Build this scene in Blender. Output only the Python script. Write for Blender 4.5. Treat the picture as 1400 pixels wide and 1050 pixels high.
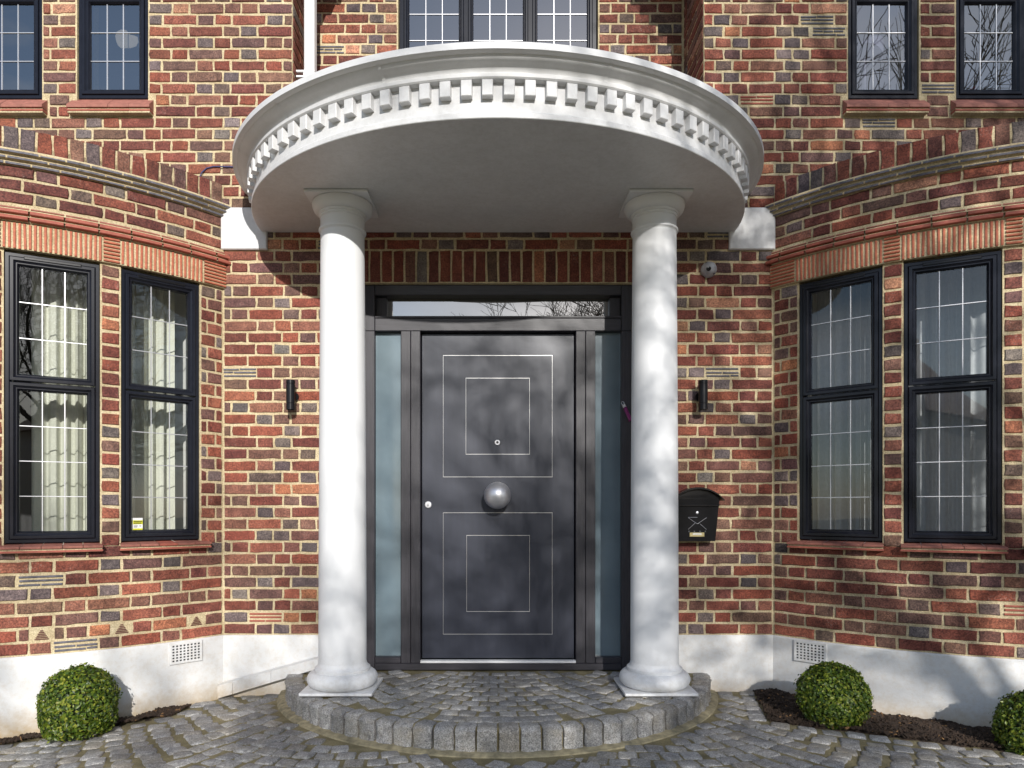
import bpy, bmesh, math, random
from mathutils import Vector, Matrix, noise
from math import sin, cos, pi, radians as R, sqrt, atan2, asin

for o in list(bpy.data.objects):
    bpy.data.objects.remove(o, do_unlink=True)
SC = bpy.context.scene
COL = SC.collection
rnd = random.Random(7)

# ------------------------------------------------------------------ camera
CAMZ, CAMD, FPX, VPX, VPY = 1.172, 4.5, 945.0, 681.0, 697.0
cam = bpy.data.cameras.new('camera')
camo = bpy.data.objects.new('camera', cam); COL.objects.link(camo)
camo.location = (0, -CAMD, CAMZ); camo.rotation_euler = (pi/2, 0, 0)
cam.sensor_width = 36; cam.lens = FPX/1400*36
cam.shift_x = (700-VPX)/1400; cam.shift_y = (VPY-525)/1400
cam.clip_start = .05; cam.clip_end = 600
SC.camera = camo
# ------------------------------------------------------------------ light
SUN_T, SUN_E = .19, .43                      # sideways and downward run per metre towards the wall
sunv = Vector((-SUN_T, 1, -SUN_E)).normalized()
sl = bpy.data.lights.new('sun', 'SUN'); sl.energy = 4.7; sl.angle = R(.53); sl.color = (1, .965, .91)
so = bpy.data.objects.new('sun', sl); COL.objects.link(so)
so.rotation_euler = sunv.to_track_quat('-Z', 'Y').to_euler()
w = bpy.data.worlds.new('World'); SC.world = w; w.use_nodes = True
nt = w.node_tree; bg = nt.nodes['Background']; bg.inputs[1].default_value = .15
sky = nt.nodes.new('ShaderNodeTexSky'); sky.sky_type = 'NISHITA'; sky.sun_disc = False; sky.dust_density = .6; sky.ozone_density = 1.6
sky.sun_elevation = math.asin(-sunv.z); sky.sun_rotation = R(169)
tc = nt.nodes.new('ShaderNodeTexCoord'); mp = nt.nodes.new('ShaderNodeMapping'); mp.inputs['Scale'].default_value = (1, 1, 2.6)
nz = nt.nodes.new('ShaderNodeTexNoise'); nz.inputs['Scale'].default_value = 1.9; nz.inputs['Detail'].default_value = 7; nz.inputs['Roughness'].default_value = .58
rp = nt.nodes.new('ShaderNodeValToRGB'); rp.color_ramp.elements[0].position = .47; rp.color_ramp.elements[1].position = .74
mx = nt.nodes.new('ShaderNodeMix'); mx.data_type = 'RGBA'
nt.links.new(tc.outputs['Generated'], mp.inputs['Vector']); nt.links.new(mp.outputs[0], nz.inputs['Vector'])
nt.links.new(nz.outputs[0], rp.inputs[0]); nt.links.new(rp.outputs[0], mx.inputs[0])
nt.links.new(sky.outputs[0], mx.inputs[6]); mx.inputs[7].default_value = (6.2, 6.3, 6.6, 1)
nt.links.new(mx.outputs[2], bg.inputs[0])
SC.view_settings.view_transform = 'Standard'; SC.view_settings.look = 'None'
SC.view_settings.exposure = .10; SC.view_settings.gamma = 1; SC.view_settings.use_curve_mapping = False
try:
    SC.cycles.max_bounces = 8; SC.cycles.transparent_max_bounces = 16
except Exception: pass

# ------------------------------------------------------------------ materials
def newmat(name):
    m = bpy.data.materials.new(name); m.use_nodes = True
    return m, m.node_tree, m.node_tree.nodes['Principled BSDF']
def N(t, typ, **kw):
    n = t.nodes.new(typ)
    for k, v in kw.items():
        if k in n.inputs.keys() if isinstance(k, str) else False: n.inputs[k].default_value = v
        else: setattr(n, k, v)
    return n
def noise_node(t, scale, detail=4, rough=.55, vec=None, dim='3D'):
    n = t.nodes.new('ShaderNodeTexNoise'); n.inputs['Scale'].default_value = scale
    n.inputs['Detail'].default_value = detail; n.inputs['Roughness'].default_value = rough
    if vec is not None: t.links.new(vec, n.inputs['Vector'])
    return n
def ramp(t, fac, stops):
    r = t.nodes.new('ShaderNodeValToRGB'); cr = r.color_ramp
    while len(cr.elements) < len(stops): cr.elements.new(.5)
    for e, (p, c) in zip(cr.elements, stops):
        e.position = p; e.color = tuple(c)+(1,) if len(c) == 3 else c
    t.links.new(fac, r.inputs[0]); return r
def mixc(t, fac, a, b, mode='MIX'):
    m = t.nodes.new('ShaderNodeMix'); m.data_type = 'RGBA'; m.blend_type = mode; m.clamp_result = False
    for sock, v in ((m.inputs[0], fac), (m.inputs[6], a), (m.inputs[7], b)):
        if hasattr(v, 'is_linked') or isinstance(v, bpy.types.NodeSocket): t.links.new(v, sock)
        elif isinstance(v, (int, float)): sock.default_value = v
        else: sock.default_value = tuple(v)+(1,)
    return m.outputs[2]
def bump(t, bs, height, strength=.3, dist=.002, prev=None):
    b = t.nodes.new('ShaderNodeBump'); b.inputs['Strength'].default_value = strength; b.inputs['Distance'].default_value = dist
    t.links.new(height, b.inputs['Height'])
    if prev is not None: t.links.new(prev.outputs[0], b.inputs['Normal'])
    t.links.new(b.outputs[0], bs.inputs['Normal']); return b
def pos(t):
    return t.nodes.new('ShaderNodeNewGeometry').outputs['Position']
MAT = {}
def simple(name, col, rough=.5, metal=0, nscale=None, namt=.15, bstr=0, bscale=200, spec=.5, bdist=.001, stretch=None):
    m, t, b = newmat(name)
    b.inputs['Roughness'].default_value = rough; b.inputs['Metallic'].default_value = metal
    b.inputs['Specular IOR Level'].default_value = spec
    p = pos(t)
    if stretch:
        mp = t.nodes.new('ShaderNodeMapping'); mp.inputs['Scale'].default_value = stretch; t.links.new(p, mp.inputs['Vector']); p2 = mp.outputs[0]
    else: p2 = p
    if nscale:
        n = noise_node(t, nscale, 5, .6, p2)
        r = ramp(t, n.outputs[0], [(.25, [c*(1-namt) for c in col]), (.75, [min(1, c*(1+namt)) for c in col])])
        t.links.new(r.outputs[0], b.inputs['Base Color'])
    else: b.inputs['Base Color'].default_value = (*col, 1)
    if bstr:
        n2 = noise_node(t, bscale, 4, .6, p2); bump(t, b, n2.outputs[0], bstr, bdist)
    MAT[name] = m; return m

def brick_mat(name, src):
    m, t, b = newmat(name)
    oi = t.nodes.new('ShaderNodeObjectInfo')
    p = pos(t)
    if src == 'object': base = oi.outputs['Color']
    else:
        a = t.nodes.new('ShaderNodeAttribute'); a.attribute_name = 'Col'; base = a.outputs['Color']
    n1 = noise_node(t, 18, 5, .65, p); n2 = noise_node(t, 105, 6, .85, p); n3 = noise_node(t, 300, 2, .5, p)
    r1 = ramp(t, n1.outputs[0], [(.3, (.62, .6, .62)), (.7, (1.35, 1.32, 1.25))])
    c = mixc(t, 1.0, base, r1.outputs[0], 'MULTIPLY')
    r2 = ramp(t, n2.outputs[0], [(.38, (.34, .32, .36)), (.5, (.95, .95, .95)), (.62, (1.75, 1.7, 1.65))])
    n7 = noise_node(t, 1.3, 4, .6, p); r7 = ramp(t, n7.outputs[0], [(.3, (.78, .77, .78)), (.65, (1.08, 1.08, 1.08))]); c = mixc(t, 1.0, c, r7.outputs[0], 'MULTIPLY')
    c = mixc(t, 1.0, c, r2.outputs[0], 'MULTIPLY')
    # lime bloom and pale mortar specks
    nb = noise_node(t, 9, 4, .6, p); rb = ramp(t, nb.outputs[0], [(.53, (0, 0, 0)), (.75, (1, 1, 1))])
    ns = noise_node(t, 120, 3, .75, p); rs = ramp(t, ns.outputs[0], [(.55, (0, 0, 0)), (.68, (1, 1, 1))])
    mm = t.nodes.new('ShaderNodeMath'); mm.operation = 'MULTIPLY'; t.links.new(rb.outputs[0], mm.inputs[0]); t.links.new(rs.outputs[0], mm.inputs[1])
    m2 = t.nodes.new('ShaderNodeMath'); m2.operation = 'MULTIPLY'; m2.inputs[1].default_value = .75; t.links.new(mm.outputs[0], m2.inputs[0])
    c = mixc(t, m2.outputs[0], c, (.5, .42, .36))
    t.links.new(c, b.inputs['Base Color']); b.inputs['Roughness'].default_value = .8
    b.inputs['Specular IOR Level'].default_value = .3
    bb = bump(t, b, n2.outputs[0], .55, .003); bump(t, b, n3.outputs[0], .35, .0015, bb)
    MAT[name] = m
brick_mat('fired_brick', 'object'); brick_mat('fired_brick_mass', 'attr')

def granite(name, src, lo=.5, moss=.5):
    m, t, b = newmat(name)
    oi = t.nodes.new('ShaderNodeObjectInfo'); p = pos(t)
    if src == 'object': base = oi.outputs['Color']
    else:
        a = t.nodes.new('ShaderNodeAttribute'); a.attribute_name = 'Col'; base = a.outputs['Color']
    n1 = noise_node(t, 150, 5, .9, p); n2 = noise_node(t, 25, 5, .7, p)
    v = t.nodes.new('ShaderNodeTexVoronoi'); v.inputs['Scale'].default_value = 260; t.links.new(p, v.inputs['Vector'])
    r1 = ramp(t, n1.outputs[0], [(.38, (.28, .28, .31)), (.5, (.92, .92, .94)), (.62, (1.8, 1.8, 1.76))])
    c = mixc(t, 1.0, base, r1.outputs[0], 'MULTIPLY')
    r2 = ramp(t, n2.outputs[0], [(.3, (.6, .58, .55)), (.7, (1.25, 1.24, 1.2))])
    c = mixc(t, 1.0, c, r2.outputs[0], 'MULTIPLY')
    n4 = noise_node(t, 7, 5, .7, p); rm = ramp(t, n4.outputs[0], [(.44, (0, 0, 0)), (.75, (moss,)*3)])
    c = mixc(t, rm.outputs[0], c, (.26, .215, .13))
    t.links.new(c, b.inputs['Base Color']); b.inputs['Roughness'].default_value = .72
    bb = bump(t, b, n2.outputs[0], .7, .006); bump(t, b, n1.outputs[0], .5, .003, bb)
    MAT[name] = m
granite('granite', 'object'); granite('granite_mass', 'attr')

def mortar():
    m, t, b = newmat('lime_mortar'); p = pos(t)
    n1 = noise_node(t, 12, 5, .65, p); n2 = noise_node(t, 130, 6, .85, p)
    r = ramp(t, n1.outputs[0], [(.28, (.50, .40, .25)), (.5, (.62, .52, .34)), (.75, (.70, .61, .43))])
    r2 = ramp(t, n2.outputs[0], [(.38, (.6, .57, .52)), (.6, (1.18, 1.18, 1.16))])
    c = mixc(t, 1.0, r.outputs[0], r2.outputs[0], 'MULTIPLY')
    n7 = noise_node(t, 1.3, 4, .6, p); r7 = ramp(t, n7.outputs[0], [(.3, (.8, .79, .78)), (.65, (1.05, 1.05, 1.05))]); c = mixc(t, 1.0, c, r7.outputs[0], 'MULTIPLY')
    t.links.new(c, b.inputs['Base Color']); b.inputs['Roughness'].default_value = .95; b.inputs['Specular IOR Level'].default_value = .1
    n3 = noise_node(t, 60, 5, .7, p)
    bb = bump(t, b, n3.outputs[0], .9, .006); bump(t, b, n2.outputs[0], .5, .002, bb); MAT['lime_mortar'] = m
mortar()
def joint_sand():
    m, t, b = newmat('joint_sand'); p = pos(t)
    n1 = noise_node(t, 6, 5, .7, p); n2 = noise_node(t, 240, 4, .75, p)
    r = ramp(t, n1.outputs[0], [(.3, (.13, .11, .062)), (.5, (.22, .185, .10)), (.7, (.33, .28, .17))])
    r2 = ramp(t, n2.outputs[0], [(.3, (.5, .5, .5)), (.65, (1.3, 1.3, 1.2))])
    c = mixc(t, 1.0, r.outputs[0], r2.outputs[0], 'MULTIPLY')
    t.links.new(c, b.inputs['Base Color']); b.inputs['Roughness'].default_value = .95
    bump(t, b, n2.outputs[0], .8, .005); MAT['joint_sand'] = m
joint_sand()
def render_white():
    # painted masonry plinth, splashed with soil near its foot
    m, t, b = newmat('white_masonry_paint'); p = pos(t)
    sx = t.nodes.new('ShaderNodeSeparateXYZ'); t.links.new(p, sx.inputs[0])
    n1 = noise_node(t, 30, 6, .75, p)
    mr = t.nodes.new('ShaderNodeMapRange'); mr.inputs[1].default_value = .09; mr.inputs[2].default_value = -.12
    t.links.new(sx.outputs[2], mr.inputs[0])
    mm = t.nodes.new('ShaderNodeMath'); mm.operation = 'MULTIPLY_ADD'; mm.inputs[1].default_value = 1.1; mm.inputs[2].default_value = -.5
    ad = t.nodes.new('ShaderNodeMath'); ad.operation = 'ADD'; t.links.new(mr.outputs[0], ad.inputs[0]); t.links.new(n1.outputs[0], ad.inputs[1])
    t.links.new(ad.outputs[0], mm.inputs[0]); mm.use_clamp = True
    c = mixc(t, mm.outputs[0], (.72, .72, .72), (.48, .36, .21))
    n5 = noise_node(t, 3, 4, .6, p); r5 = ramp(t, n5.outputs[0], [(.3, (.93, .93, .92)), (.7, (1.02, 1.02, 1.02))])
    c = mixc(t, 1.0, c, r5.outputs[0], 'MULTIPLY')
    t.links.new(c, b.inputs['Base Color']); b.inputs['Roughness'].default_value = .6
    n2 = noise_node(t, 90, 5, .7, p); bump(t, b, n2.outputs[0], .35, .003); MAT['white_masonry_paint'] = m
render_white()
simple('white_gloss_paint', (.66, .66, .665), .45, nscale=5, namt=.07, bstr=.25, bscale=30, bdist=.003)
simple('white_plastic_and_glint', (.8, .8, .8), .35)
simple('column_paint', (.74, .745, .755), .5, nscale=3, namt=.03, bstr=.15, bscale=60, bdist=.002)
simple('anthracite_plastic', (.010, .011, .017), .24, nscale=30, namt=.2, bstr=.04, bscale=300, spec=.28)
simple('lead_strip', (.62, .62, .64), .35, .6)
simple('door_paint', (.031, .035, .052), .38, nscale=6, namt=.12, bstr=.10, bscale=60, stretch=(6, 6, .6), bdist=.001)
simple('frame_woodgrain', (.036, .034, .041), .42, nscale=14, namt=.35, bstr=.35, bscale=55, stretch=(9, 9, .5), bdist=.001)
simple('frame_woodgrain_flat', (.036, .034, .041), .42, nscale=14, namt=.35, bstr=.35, bscale=55, stretch=(.5, 9, 9), bdist=.001)
simple('silver_inlay', (.85, .84, .83), .3, .85)
simple('brushed_steel', (.72, .72, .75), .42, .8, nscale=20, namt=.1, bstr=.1, bscale=120, stretch=(1, 1, 14))
simple('dark_gap', (.008, .008, .01), .8)
simple('black_metal', (.008, .008, .010), .28, bstr=.06, bscale=300, spec=.3)
simple('camera_grey', (.42, .43, .47), .3)
simple('brass', (.55, .47, .25), .35, .8)
simple('paper', (.8, .78, .7), .7)
simple('purple_enamel', (.22, .03, .15), .25)
simple('mulch', (.045, .028, .018), .95, nscale=70, namt=.6, bstr=.9, bscale=90, bdist=.012)
simple('bark', (.10, .08, .06), .9, nscale=20, namt=.3)
simple('plaster', (.7, .69, .66), .8)
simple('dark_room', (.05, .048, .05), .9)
simple('curtain_cloth', (.6, .6, .52), .9, nscale=60, namt=.08)
simple('voile_cloth', (.42, .43, .45), .9, nscale=40, namt=.1)
simple('terracotta', (.42, .125, .07), .8, nscale=60, namt=.3, bstr=.3, bscale=150)
simple('sill_tile', (.30, .115, .085), .7, nscale=30, namt=.3, bstr=.3, bscale=150)
simple('red_tile', (.33, .09, .06), .75, nscale=40, namt=.25, bstr=.3, bscale=150)
simple('dark_red_tile', (.12, .035, .03), .7)
simple('blue_tile', (.11, .105, .125), .7, nscale=50, namt=.6, bstr=.4, bscale=130)
simple('lead_roof', (.16, .165, .17), .6, nscale=8, namt=.2)
simple('asphalt', (.12, .115, .11), .9, nscale=60, namt=.3)
simple('pale_cement', (.29, .25, .155), .95, nscale=22, namt=.55, bstr=.9, bscale=120, bdist=.003)
simple('cream_sticker', (.72, .60, .42), .8)
simple('yellow_sticker', (.62, .62, .02), .5)
simple('sticker_ink', (.03, .03, .02), .6)
simple('blue_cable', (.05, .07, .2), .5)
simple('lilac_shade', (.55, .5, .62), .8)
simple('red_plastic', (.6, .12, .2), .5)
simple('roof_tile', (.16, .075, .05), .85, nscale=4, namt=.3)
simple('house_render', (.55, .52, .47), .85, nscale=2, namt=.1)
simple('leaf_litter', (.22, .12, .05), .9, nscale=100, namt=.4)
def grime(name, z0, z1, col, amt):
    """splashed dirt on a painted thing, from height z0 (full) to z1 (none), broken up by noise"""
    t = MAT[name].node_tree; b = t.nodes['Principled BSDF']; src = b.inputs['Base Color'].links[0].from_socket; p = pos(t)
    sx = t.nodes.new('ShaderNodeSeparateXYZ'); t.links.new(p, sx.inputs[0])
    mr = t.nodes.new('ShaderNodeMapRange'); mr.inputs[1].default_value = z1; mr.inputs[2].default_value = z0; t.links.new(sx.outputs[2], mr.inputs[0])
    n = noise_node(t, 28, 6, .8, p); r = ramp(t, n.outputs[0], [(.42, (0, 0, 0)), (.68, (amt,)*3)])
    m = t.nodes.new('ShaderNodeMath'); m.operation = 'MULTIPLY'; t.links.new(mr.outputs[0], m.inputs[0]); t.links.new(r.outputs[0], m.inputs[1])
    t.links.new(mixc(t, m.outputs[0], src, col), b.inputs['Base Color'])
grime('column_paint', .12, .42, (.36, .31, .24), .4)
grime('white_gloss_paint', 3.10, 3.28, (.42, .41, .38), .35)
def frosted():
    m, t, b = newmat('frosted_glass'); b.inputs['Base Color'].default_value = (.19, .265, .29, 1)
    b.inputs['Roughness'].default_value = .16; b.inputs['Specular IOR Level'].default_value = .7
    p = pos(t); n = noise_node(t, 3, 3, .5, p); r = ramp(t, n.outputs[0], [(.3, (.12, .165, .195)), (.7, (.18, .235, .265))]); t.links.new(r.outputs[0], b.inputs['Base Color'])
    MAT['frosted_glass'] = m
frosted()
def glass(name, ior, tint=(1, 1, 1), wav=.25):
    m, t, b = newmat(name); t.nodes.remove(b); out = t.nodes['Material Output']
    tr = t.nodes.new('ShaderNodeBsdfTransparent'); tr.inputs[0].default_value = (*tint, 1)
    gl = t.nodes.new('ShaderNodeBsdfGlossy'); gl.inputs['Roughness'].default_value = 0.004
    fr = t.nodes.new('ShaderNodeFresnel'); fr.inputs[0].default_value = ior
    # panes are single sheets: use the same index from either side
    ge = t.nodes.new('ShaderNodeNewGeometry'); mr = t.nodes.new('ShaderNodeMapRange'); t.links.new(ge.outputs['Backfacing'], mr.inputs[0])
    mr.inputs[3].default_value = ior; mr.inputs[4].default_value = 1/ior; t.links.new(mr.outputs[0], fr.inputs[0])
    n = noise_node(t, 1.6, 2, .5, pos(t)); bp = t.nodes.new('ShaderNodeBump'); bp.inputs['Strength'].default_value = wav; bp.inputs['Distance'].default_value = .006
    t.links.new(n.outputs[0], bp.inputs['Height']); t.links.new(bp.outputs[0], gl.inputs['Normal'])
    ms = t.nodes.new('ShaderNodeMixShader'); t.links.new(fr.outputs[0], ms.inputs[0]); t.links.new(tr.outputs[0], ms.inputs[1]); t.links.new(gl.outputs[0], ms.inputs[2])
    t.links.new(ms.outputs[0], out.inputs[0]); MAT[name] = m
glass('window_glass', 1.85, (.92, .94, .93)); glass('coated_glass', 3.6, (.5, .53, .58)); glass('fanlight_glass', 4.4, (.2, .2, .2), .1)
def leafmat():
    m, t, b = newmat('box_leaf'); g = t.nodes.new('ShaderNodeNewGeometry')
    r = ramp(t, g.outputs['Random Per Island'], [(0, (.025, .052, .009)), (.4, (.07, .125, .012)), (.75, (.15, .21, .018)), (1, (.30, .31, .04))])
    t.links.new(r.outputs[0], b.inputs['Base Color']); b.inputs['Roughness'].default_value = .42
    b.inputs['Transmission Weight'].default_value = 0
    out = t.nodes['Material Output']
    tl = t.nodes.new('ShaderNodeBsdfTranslucent'); t.links.new(r.outputs[0], tl.inputs[0])
    ms = t.nodes.new('ShaderNodeMixShader'); ms.inputs[0].default_value = .22; t.links.new(b.outputs[0], ms.inputs[1]); t.links.new(tl.outputs[0], ms.inputs[2])
    t.links.new(ms.outputs[0], out.inputs[0]); MAT['box_leaf'] = m
leafmat()

# ------------------------------------------------------------------ mesh helpers
class MB:
    def __init__(s): s.v = []; s.f = []; s.c = []
    def add(s, vs, fs, M=None, col=None):
        b = len(s.v)
        s.v += [tuple(M @ Vector(v)) for v in vs] if M is not None else [tuple(v) for v in vs]
        s.f += [tuple(i+b for i in f) for f in fs]
        s.c += [col]*len(fs)
    def box(s, x0, x1, y0, y1, z0, z1, M=None, col=None):
        s.add([(x0,y0,z0),(x1,y0,z0),(x1,y1,z0),(x0,y1,z0),(x0,y0,z1),(x1,y0,z1),(x1,y1,z1),(x0,y1,z1)],
              [(0,3,2,1),(4,5,6,7),(0,1,5,4),(1,2,6,5),(2,3,7,6),(3,0,4,7)], M, col)
    def bbox(s, x0, x1, y0, y1, z0, z1, b=.003, M=None):   # bevelled front (-y) box
        P = [(x0,y1,z0),(x1,y1,z0),(x1,y1,z1),(x0,y1,z1),(x0,y0+b,z0),(x1,y0+b,z0),(x1,y0+b,z1),(x0,y0+b,z1),
             (x0+b,y0,z0+b),(x1-b,y0,z0+b),(x1-b,y0,z1-b),(x0+b,y0,z1-b)]
        F = [(0,3,2,1),(8,9,10,11)]
        for i in range(4):
            j = (i+1) % 4
            F += [(i, j, 4+j, 4+i), (4+i, 4+j, 8+j, 8+i)]
        s.add(P, F, M)
    def ring(s, w0, w1, h0, h1, prof, M=None):   # mitred rectangular ring; prof = (inset, y)
        P = []; F = []
        for (i, y) in prof: P += [(w0+i,y,h0+i),(w1-i,y,h0+i),(w1-i,y,h1-i),(w0+i,y,h1-i)]
        for k in range(len(prof)-1):
            for a in range(4):
                b = (a+1) % 4
                F.append((k*4+a, k*4+b, k*4+4+b, k*4+4+a))
        s.add(P, F, M)
    def lathe(s, prof, n=48, M=None, a0=0, a1=2*pi, cap=True):
        P = []; F = []; full = abs(a1-a0-2*pi) < 1e-6; m = n if full else n+1
        for (r, z) in prof:
            for i in range(m):
                a = a0+(a1-a0)*i/n; P.append((r*cos(a), r*sin(a), z))
        for k in range(len(prof)-1):
            for i in range(n):
                j = (i+1) % m; F.append((k*m+i, k*m+j, (k+1)*m+j, (k+1)*m+i))
        if cap and full:
            F.append(tuple(range(m-1, -1, -1))); F.append(tuple(range((len(prof)-1)*m, len(prof)*m)))
        s.add(P, F, M)
    def tube(s, pts, rads, n=6, cap=True):
        P = []; F = []; L = len(pts)
        if not hasattr(rads, '__len__'): rads = [rads]*L
        for k, p in enumerate(pts):
            p = Vector(p); d = (Vector(pts[min(k+1, L-1)])-Vector(pts[max(k-1, 0)])).normalized()
            up = Vector((0, 0, 1)) if abs(d.z) < .9 else Vector((1, 0, 0))
            u = d.cross(up).normalized(); v = d.cross(u)
            for i in range(n):
                a = 2*pi*i/n; P.append(p+(u*cos(a)+v*sin(a))*rads[k])
        for k in range(L-1):
            for i in range(n):
                j = (i+1) % n; F.append((k*n+i, k*n+j, (k+1)*n+j, (k+1)*n+i))
        if cap: F.append(tuple(range(n))); F.append(tuple(range((L-1)*n, L*n)))
        s.add(P, F)
    def mesh(s, name, mat, smooth=None):
        me = bpy.data.meshes.new(name); me.from_pydata(s.v, [], s.f); me.materials.append(MAT[mat])
        if any(c is not None for c in s.c):
            at = me.color_attributes.new('Col', 'FLOAT_COLOR', 'CORNER'); k = 0; dat = []
            for p, c in zip(me.polygons, s.c):
                dat += list((*(c or (.3, .3, .3)), 1)[:4])*p.loop_total
            at.data.foreach_set('color', dat)
        bm = bmesh.new(); bm.from_mesh(me); bmesh.ops.recalc_face_normals(bm, faces=bm.faces); bm.to_mesh(me); bm.free()
        if smooth is not None:
            me.polygons.foreach_set('use_smooth', [True]*len(me.polygons)); me.set_sharp_from_angle(angle=R(smooth))
        me.update(); return me
    def build(s, name, mat, parent=None, smooth=None, loc=None, rz=0):
        o = bpy.data.objects.new(name, s.mesh(name, mat, smooth)); COL.objects.link(o)
        if parent is not None: o.parent = parent
        if loc is not None: o.location = loc
        if rz: o.rotation_euler = (0, 0, rz)
        return o
def tag(o, label=None, cat=None, group=None, kind=None):
    for k, v in (('label', label), ('category', cat), ('group', group), ('kind', kind)):
        if v: o[k] = v
    return o
def thing(name, label, cat, loc=(0, 0, 0), rz=0, group=None):
    o = bpy.data.objects.new(name, None); COL.objects.link(o); o.location = loc; o.rotation_euler = (0, 0, rz)
    o.empty_display_size = .1
    return tag(o, label, cat, group)
def place(mesh, name, parent, loc, rz=0, sc=(1, 1, 1), col=None):
    o = bpy.data.objects.new(name, mesh); COL.objects.link(o); o.parent = parent
    o.location = loc; o.rotation_euler = (0, 0, rz); o.scale = sc
    if col: o.color = (*col, 1)
    return o
def proj(p):
    D = p[1]+CAMD
    if D < .1: return (-999, -999, 1)
    s = FPX/D
    return (VPX+p[0]*s, VPY-(p[2]-CAMZ)*s, s)

# ------------------------------------------------------------------ brick kit
def brick_mesh(w, h, d=.045, seed=0, rough=.0016):
    r = random.Random(seed); m = MB()
    def ringpts(ins, y, j):
        n = 4 if w > .15 else 2
        P = []
        x0, x1, z0, z1 = -w/2+ins, w/2-ins, -h/2+ins, h/2-ins
        for i in range(n): P.append((x0+(x1-x0)*i/n, y, z0))
        P.append((x1, y, z0)); P.append((x1, y, (z0+z1)/2))
        P.append((x1, y, z1))
        for i in range(1, n+1): P.append((x1-(x1-x0)*i/n, y, z1))
        P.append((x0, y, (z0+z1)/2))
        return P
    base = ringpts(0, 0, 0); J = [(r.gauss(0, rough), r.gauss(0, rough)) for _ in base]
    ybow = r.gauss(0, .0008)
    rings = []
    for ins, y in ((0, d), (0, .0035), (.004, 0)):
        P = ringpts(ins, y, 0)
        rings.append([(p[0]+j[0], p[1]+(ybow if y == 0 else 0)*((p[0]/w)*2), p[2]+j[1]) for p, j in zip(P, J)])
    n = len(base); V = sum(rings, []); F = []
    for k in range(2):
        for i in range(n):
            j = (i+1) % n; F.append((k*n+i, k*n+j, (k+1)*n+j, (k+1)*n+i))
    F.append(tuple(range(2*n, 3*n)))
    m.add(V, F); return m
def variants(w, h, count, seed):
    out = []
    for i in range(count):
        b = brick_mesh(w, h, seed=seed+i); out.append((b, b.mesh('brick', 'fired_brick')))
    return out
STR = variants(.2125, .0592, 14, 100); HED = variants(.1, .0592, 14, 200); SOL = variants(.0625, .2, 8, 300); CAP = variants(.0655, .122, 8, 400)
def tile_insert_mesh(seed):
    r = random.Random(seed); m = MB()
    for zc in (-.022, 0, .022):
        x = -.106+r.random()*.006
        while x < .095:
            L = r.choice([.06, .1, .15, .21]); x1 = min(.106, x+L); j = r.gauss(0, .0015)
            m.bbox(x, x1, 0, .03, zc-.0055+j, zc+.0055+j, .002); x = x1+.007
    return m
TIN = [[tile_insert_mesh(500+i).mesh('tile_strip', mt) for i in range(4)] for mt in ('blue_tile', 'red_tile')]
RED = [(.27, .078, .05), (.24, .066, .044), (.19, .057, .043), (.30, .098, .064), (.165, .052, .042), (.22, .068, .048), (.26, .105, .075)]
DRK = [(.19, .085, .066), (.15, .075, .068), (.22, .11, .082), (.17, .09, .07)]
BLU = [(.135, .098, .098), (.17, .125, .118), (.11, .083, .085), (.20, .155, .145), (.15, .10, .085)]
ORG = [(.42, .16, .085), (.44, .21, .13)]
def bcol(kind, r, tone=1.0):
    q = r.random()
    if kind == 'S': c = r.choice(RED) if q < .78 else r.choice(DRK) if q < .955 else r.choice(ORG) if q < .98 else r.choice(BLU)
    else: c = r.choice(RED) if q < .38 else r.choice(DRK) if q < .66 else r.choice(BLU) if q < .95 else r.choice(ORG)
    f = r.uniform(.84, 1.12)*tone; c = (c[0]*.93, c[1], c[2])
    return tuple(x*f*r.uniform(.95, 1.05) for x in c)
def layout(u0, u1, seq, off):
    """bricks of one course between u0 and u1, on a bond that runs on past openings"""
    Lm = {'S': .225, 'H': .1125}; per = sum(Lm[q] for q in seq)
    out = []; k = math.floor((u0-off)/per)-1; u = off+k*per
    while u < u1:
        for q in seq:
            a, b = u, u+Lm[q]; u = b
            if b <= u0+.001 or a >= u1-.001: continue
            out.append([max(a, u0), min(b, u1), q])
    # swallow slivers
    if len(out) > 1 and out[0][1]-out[0][0] < .05: out[1][0] = out[0][0]; out.pop(0)
    if len(out) > 1 and out[-1][1]-out[-1][0] < .05: out[-2][1] = out[-1][1]; out.pop()
    return out
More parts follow.
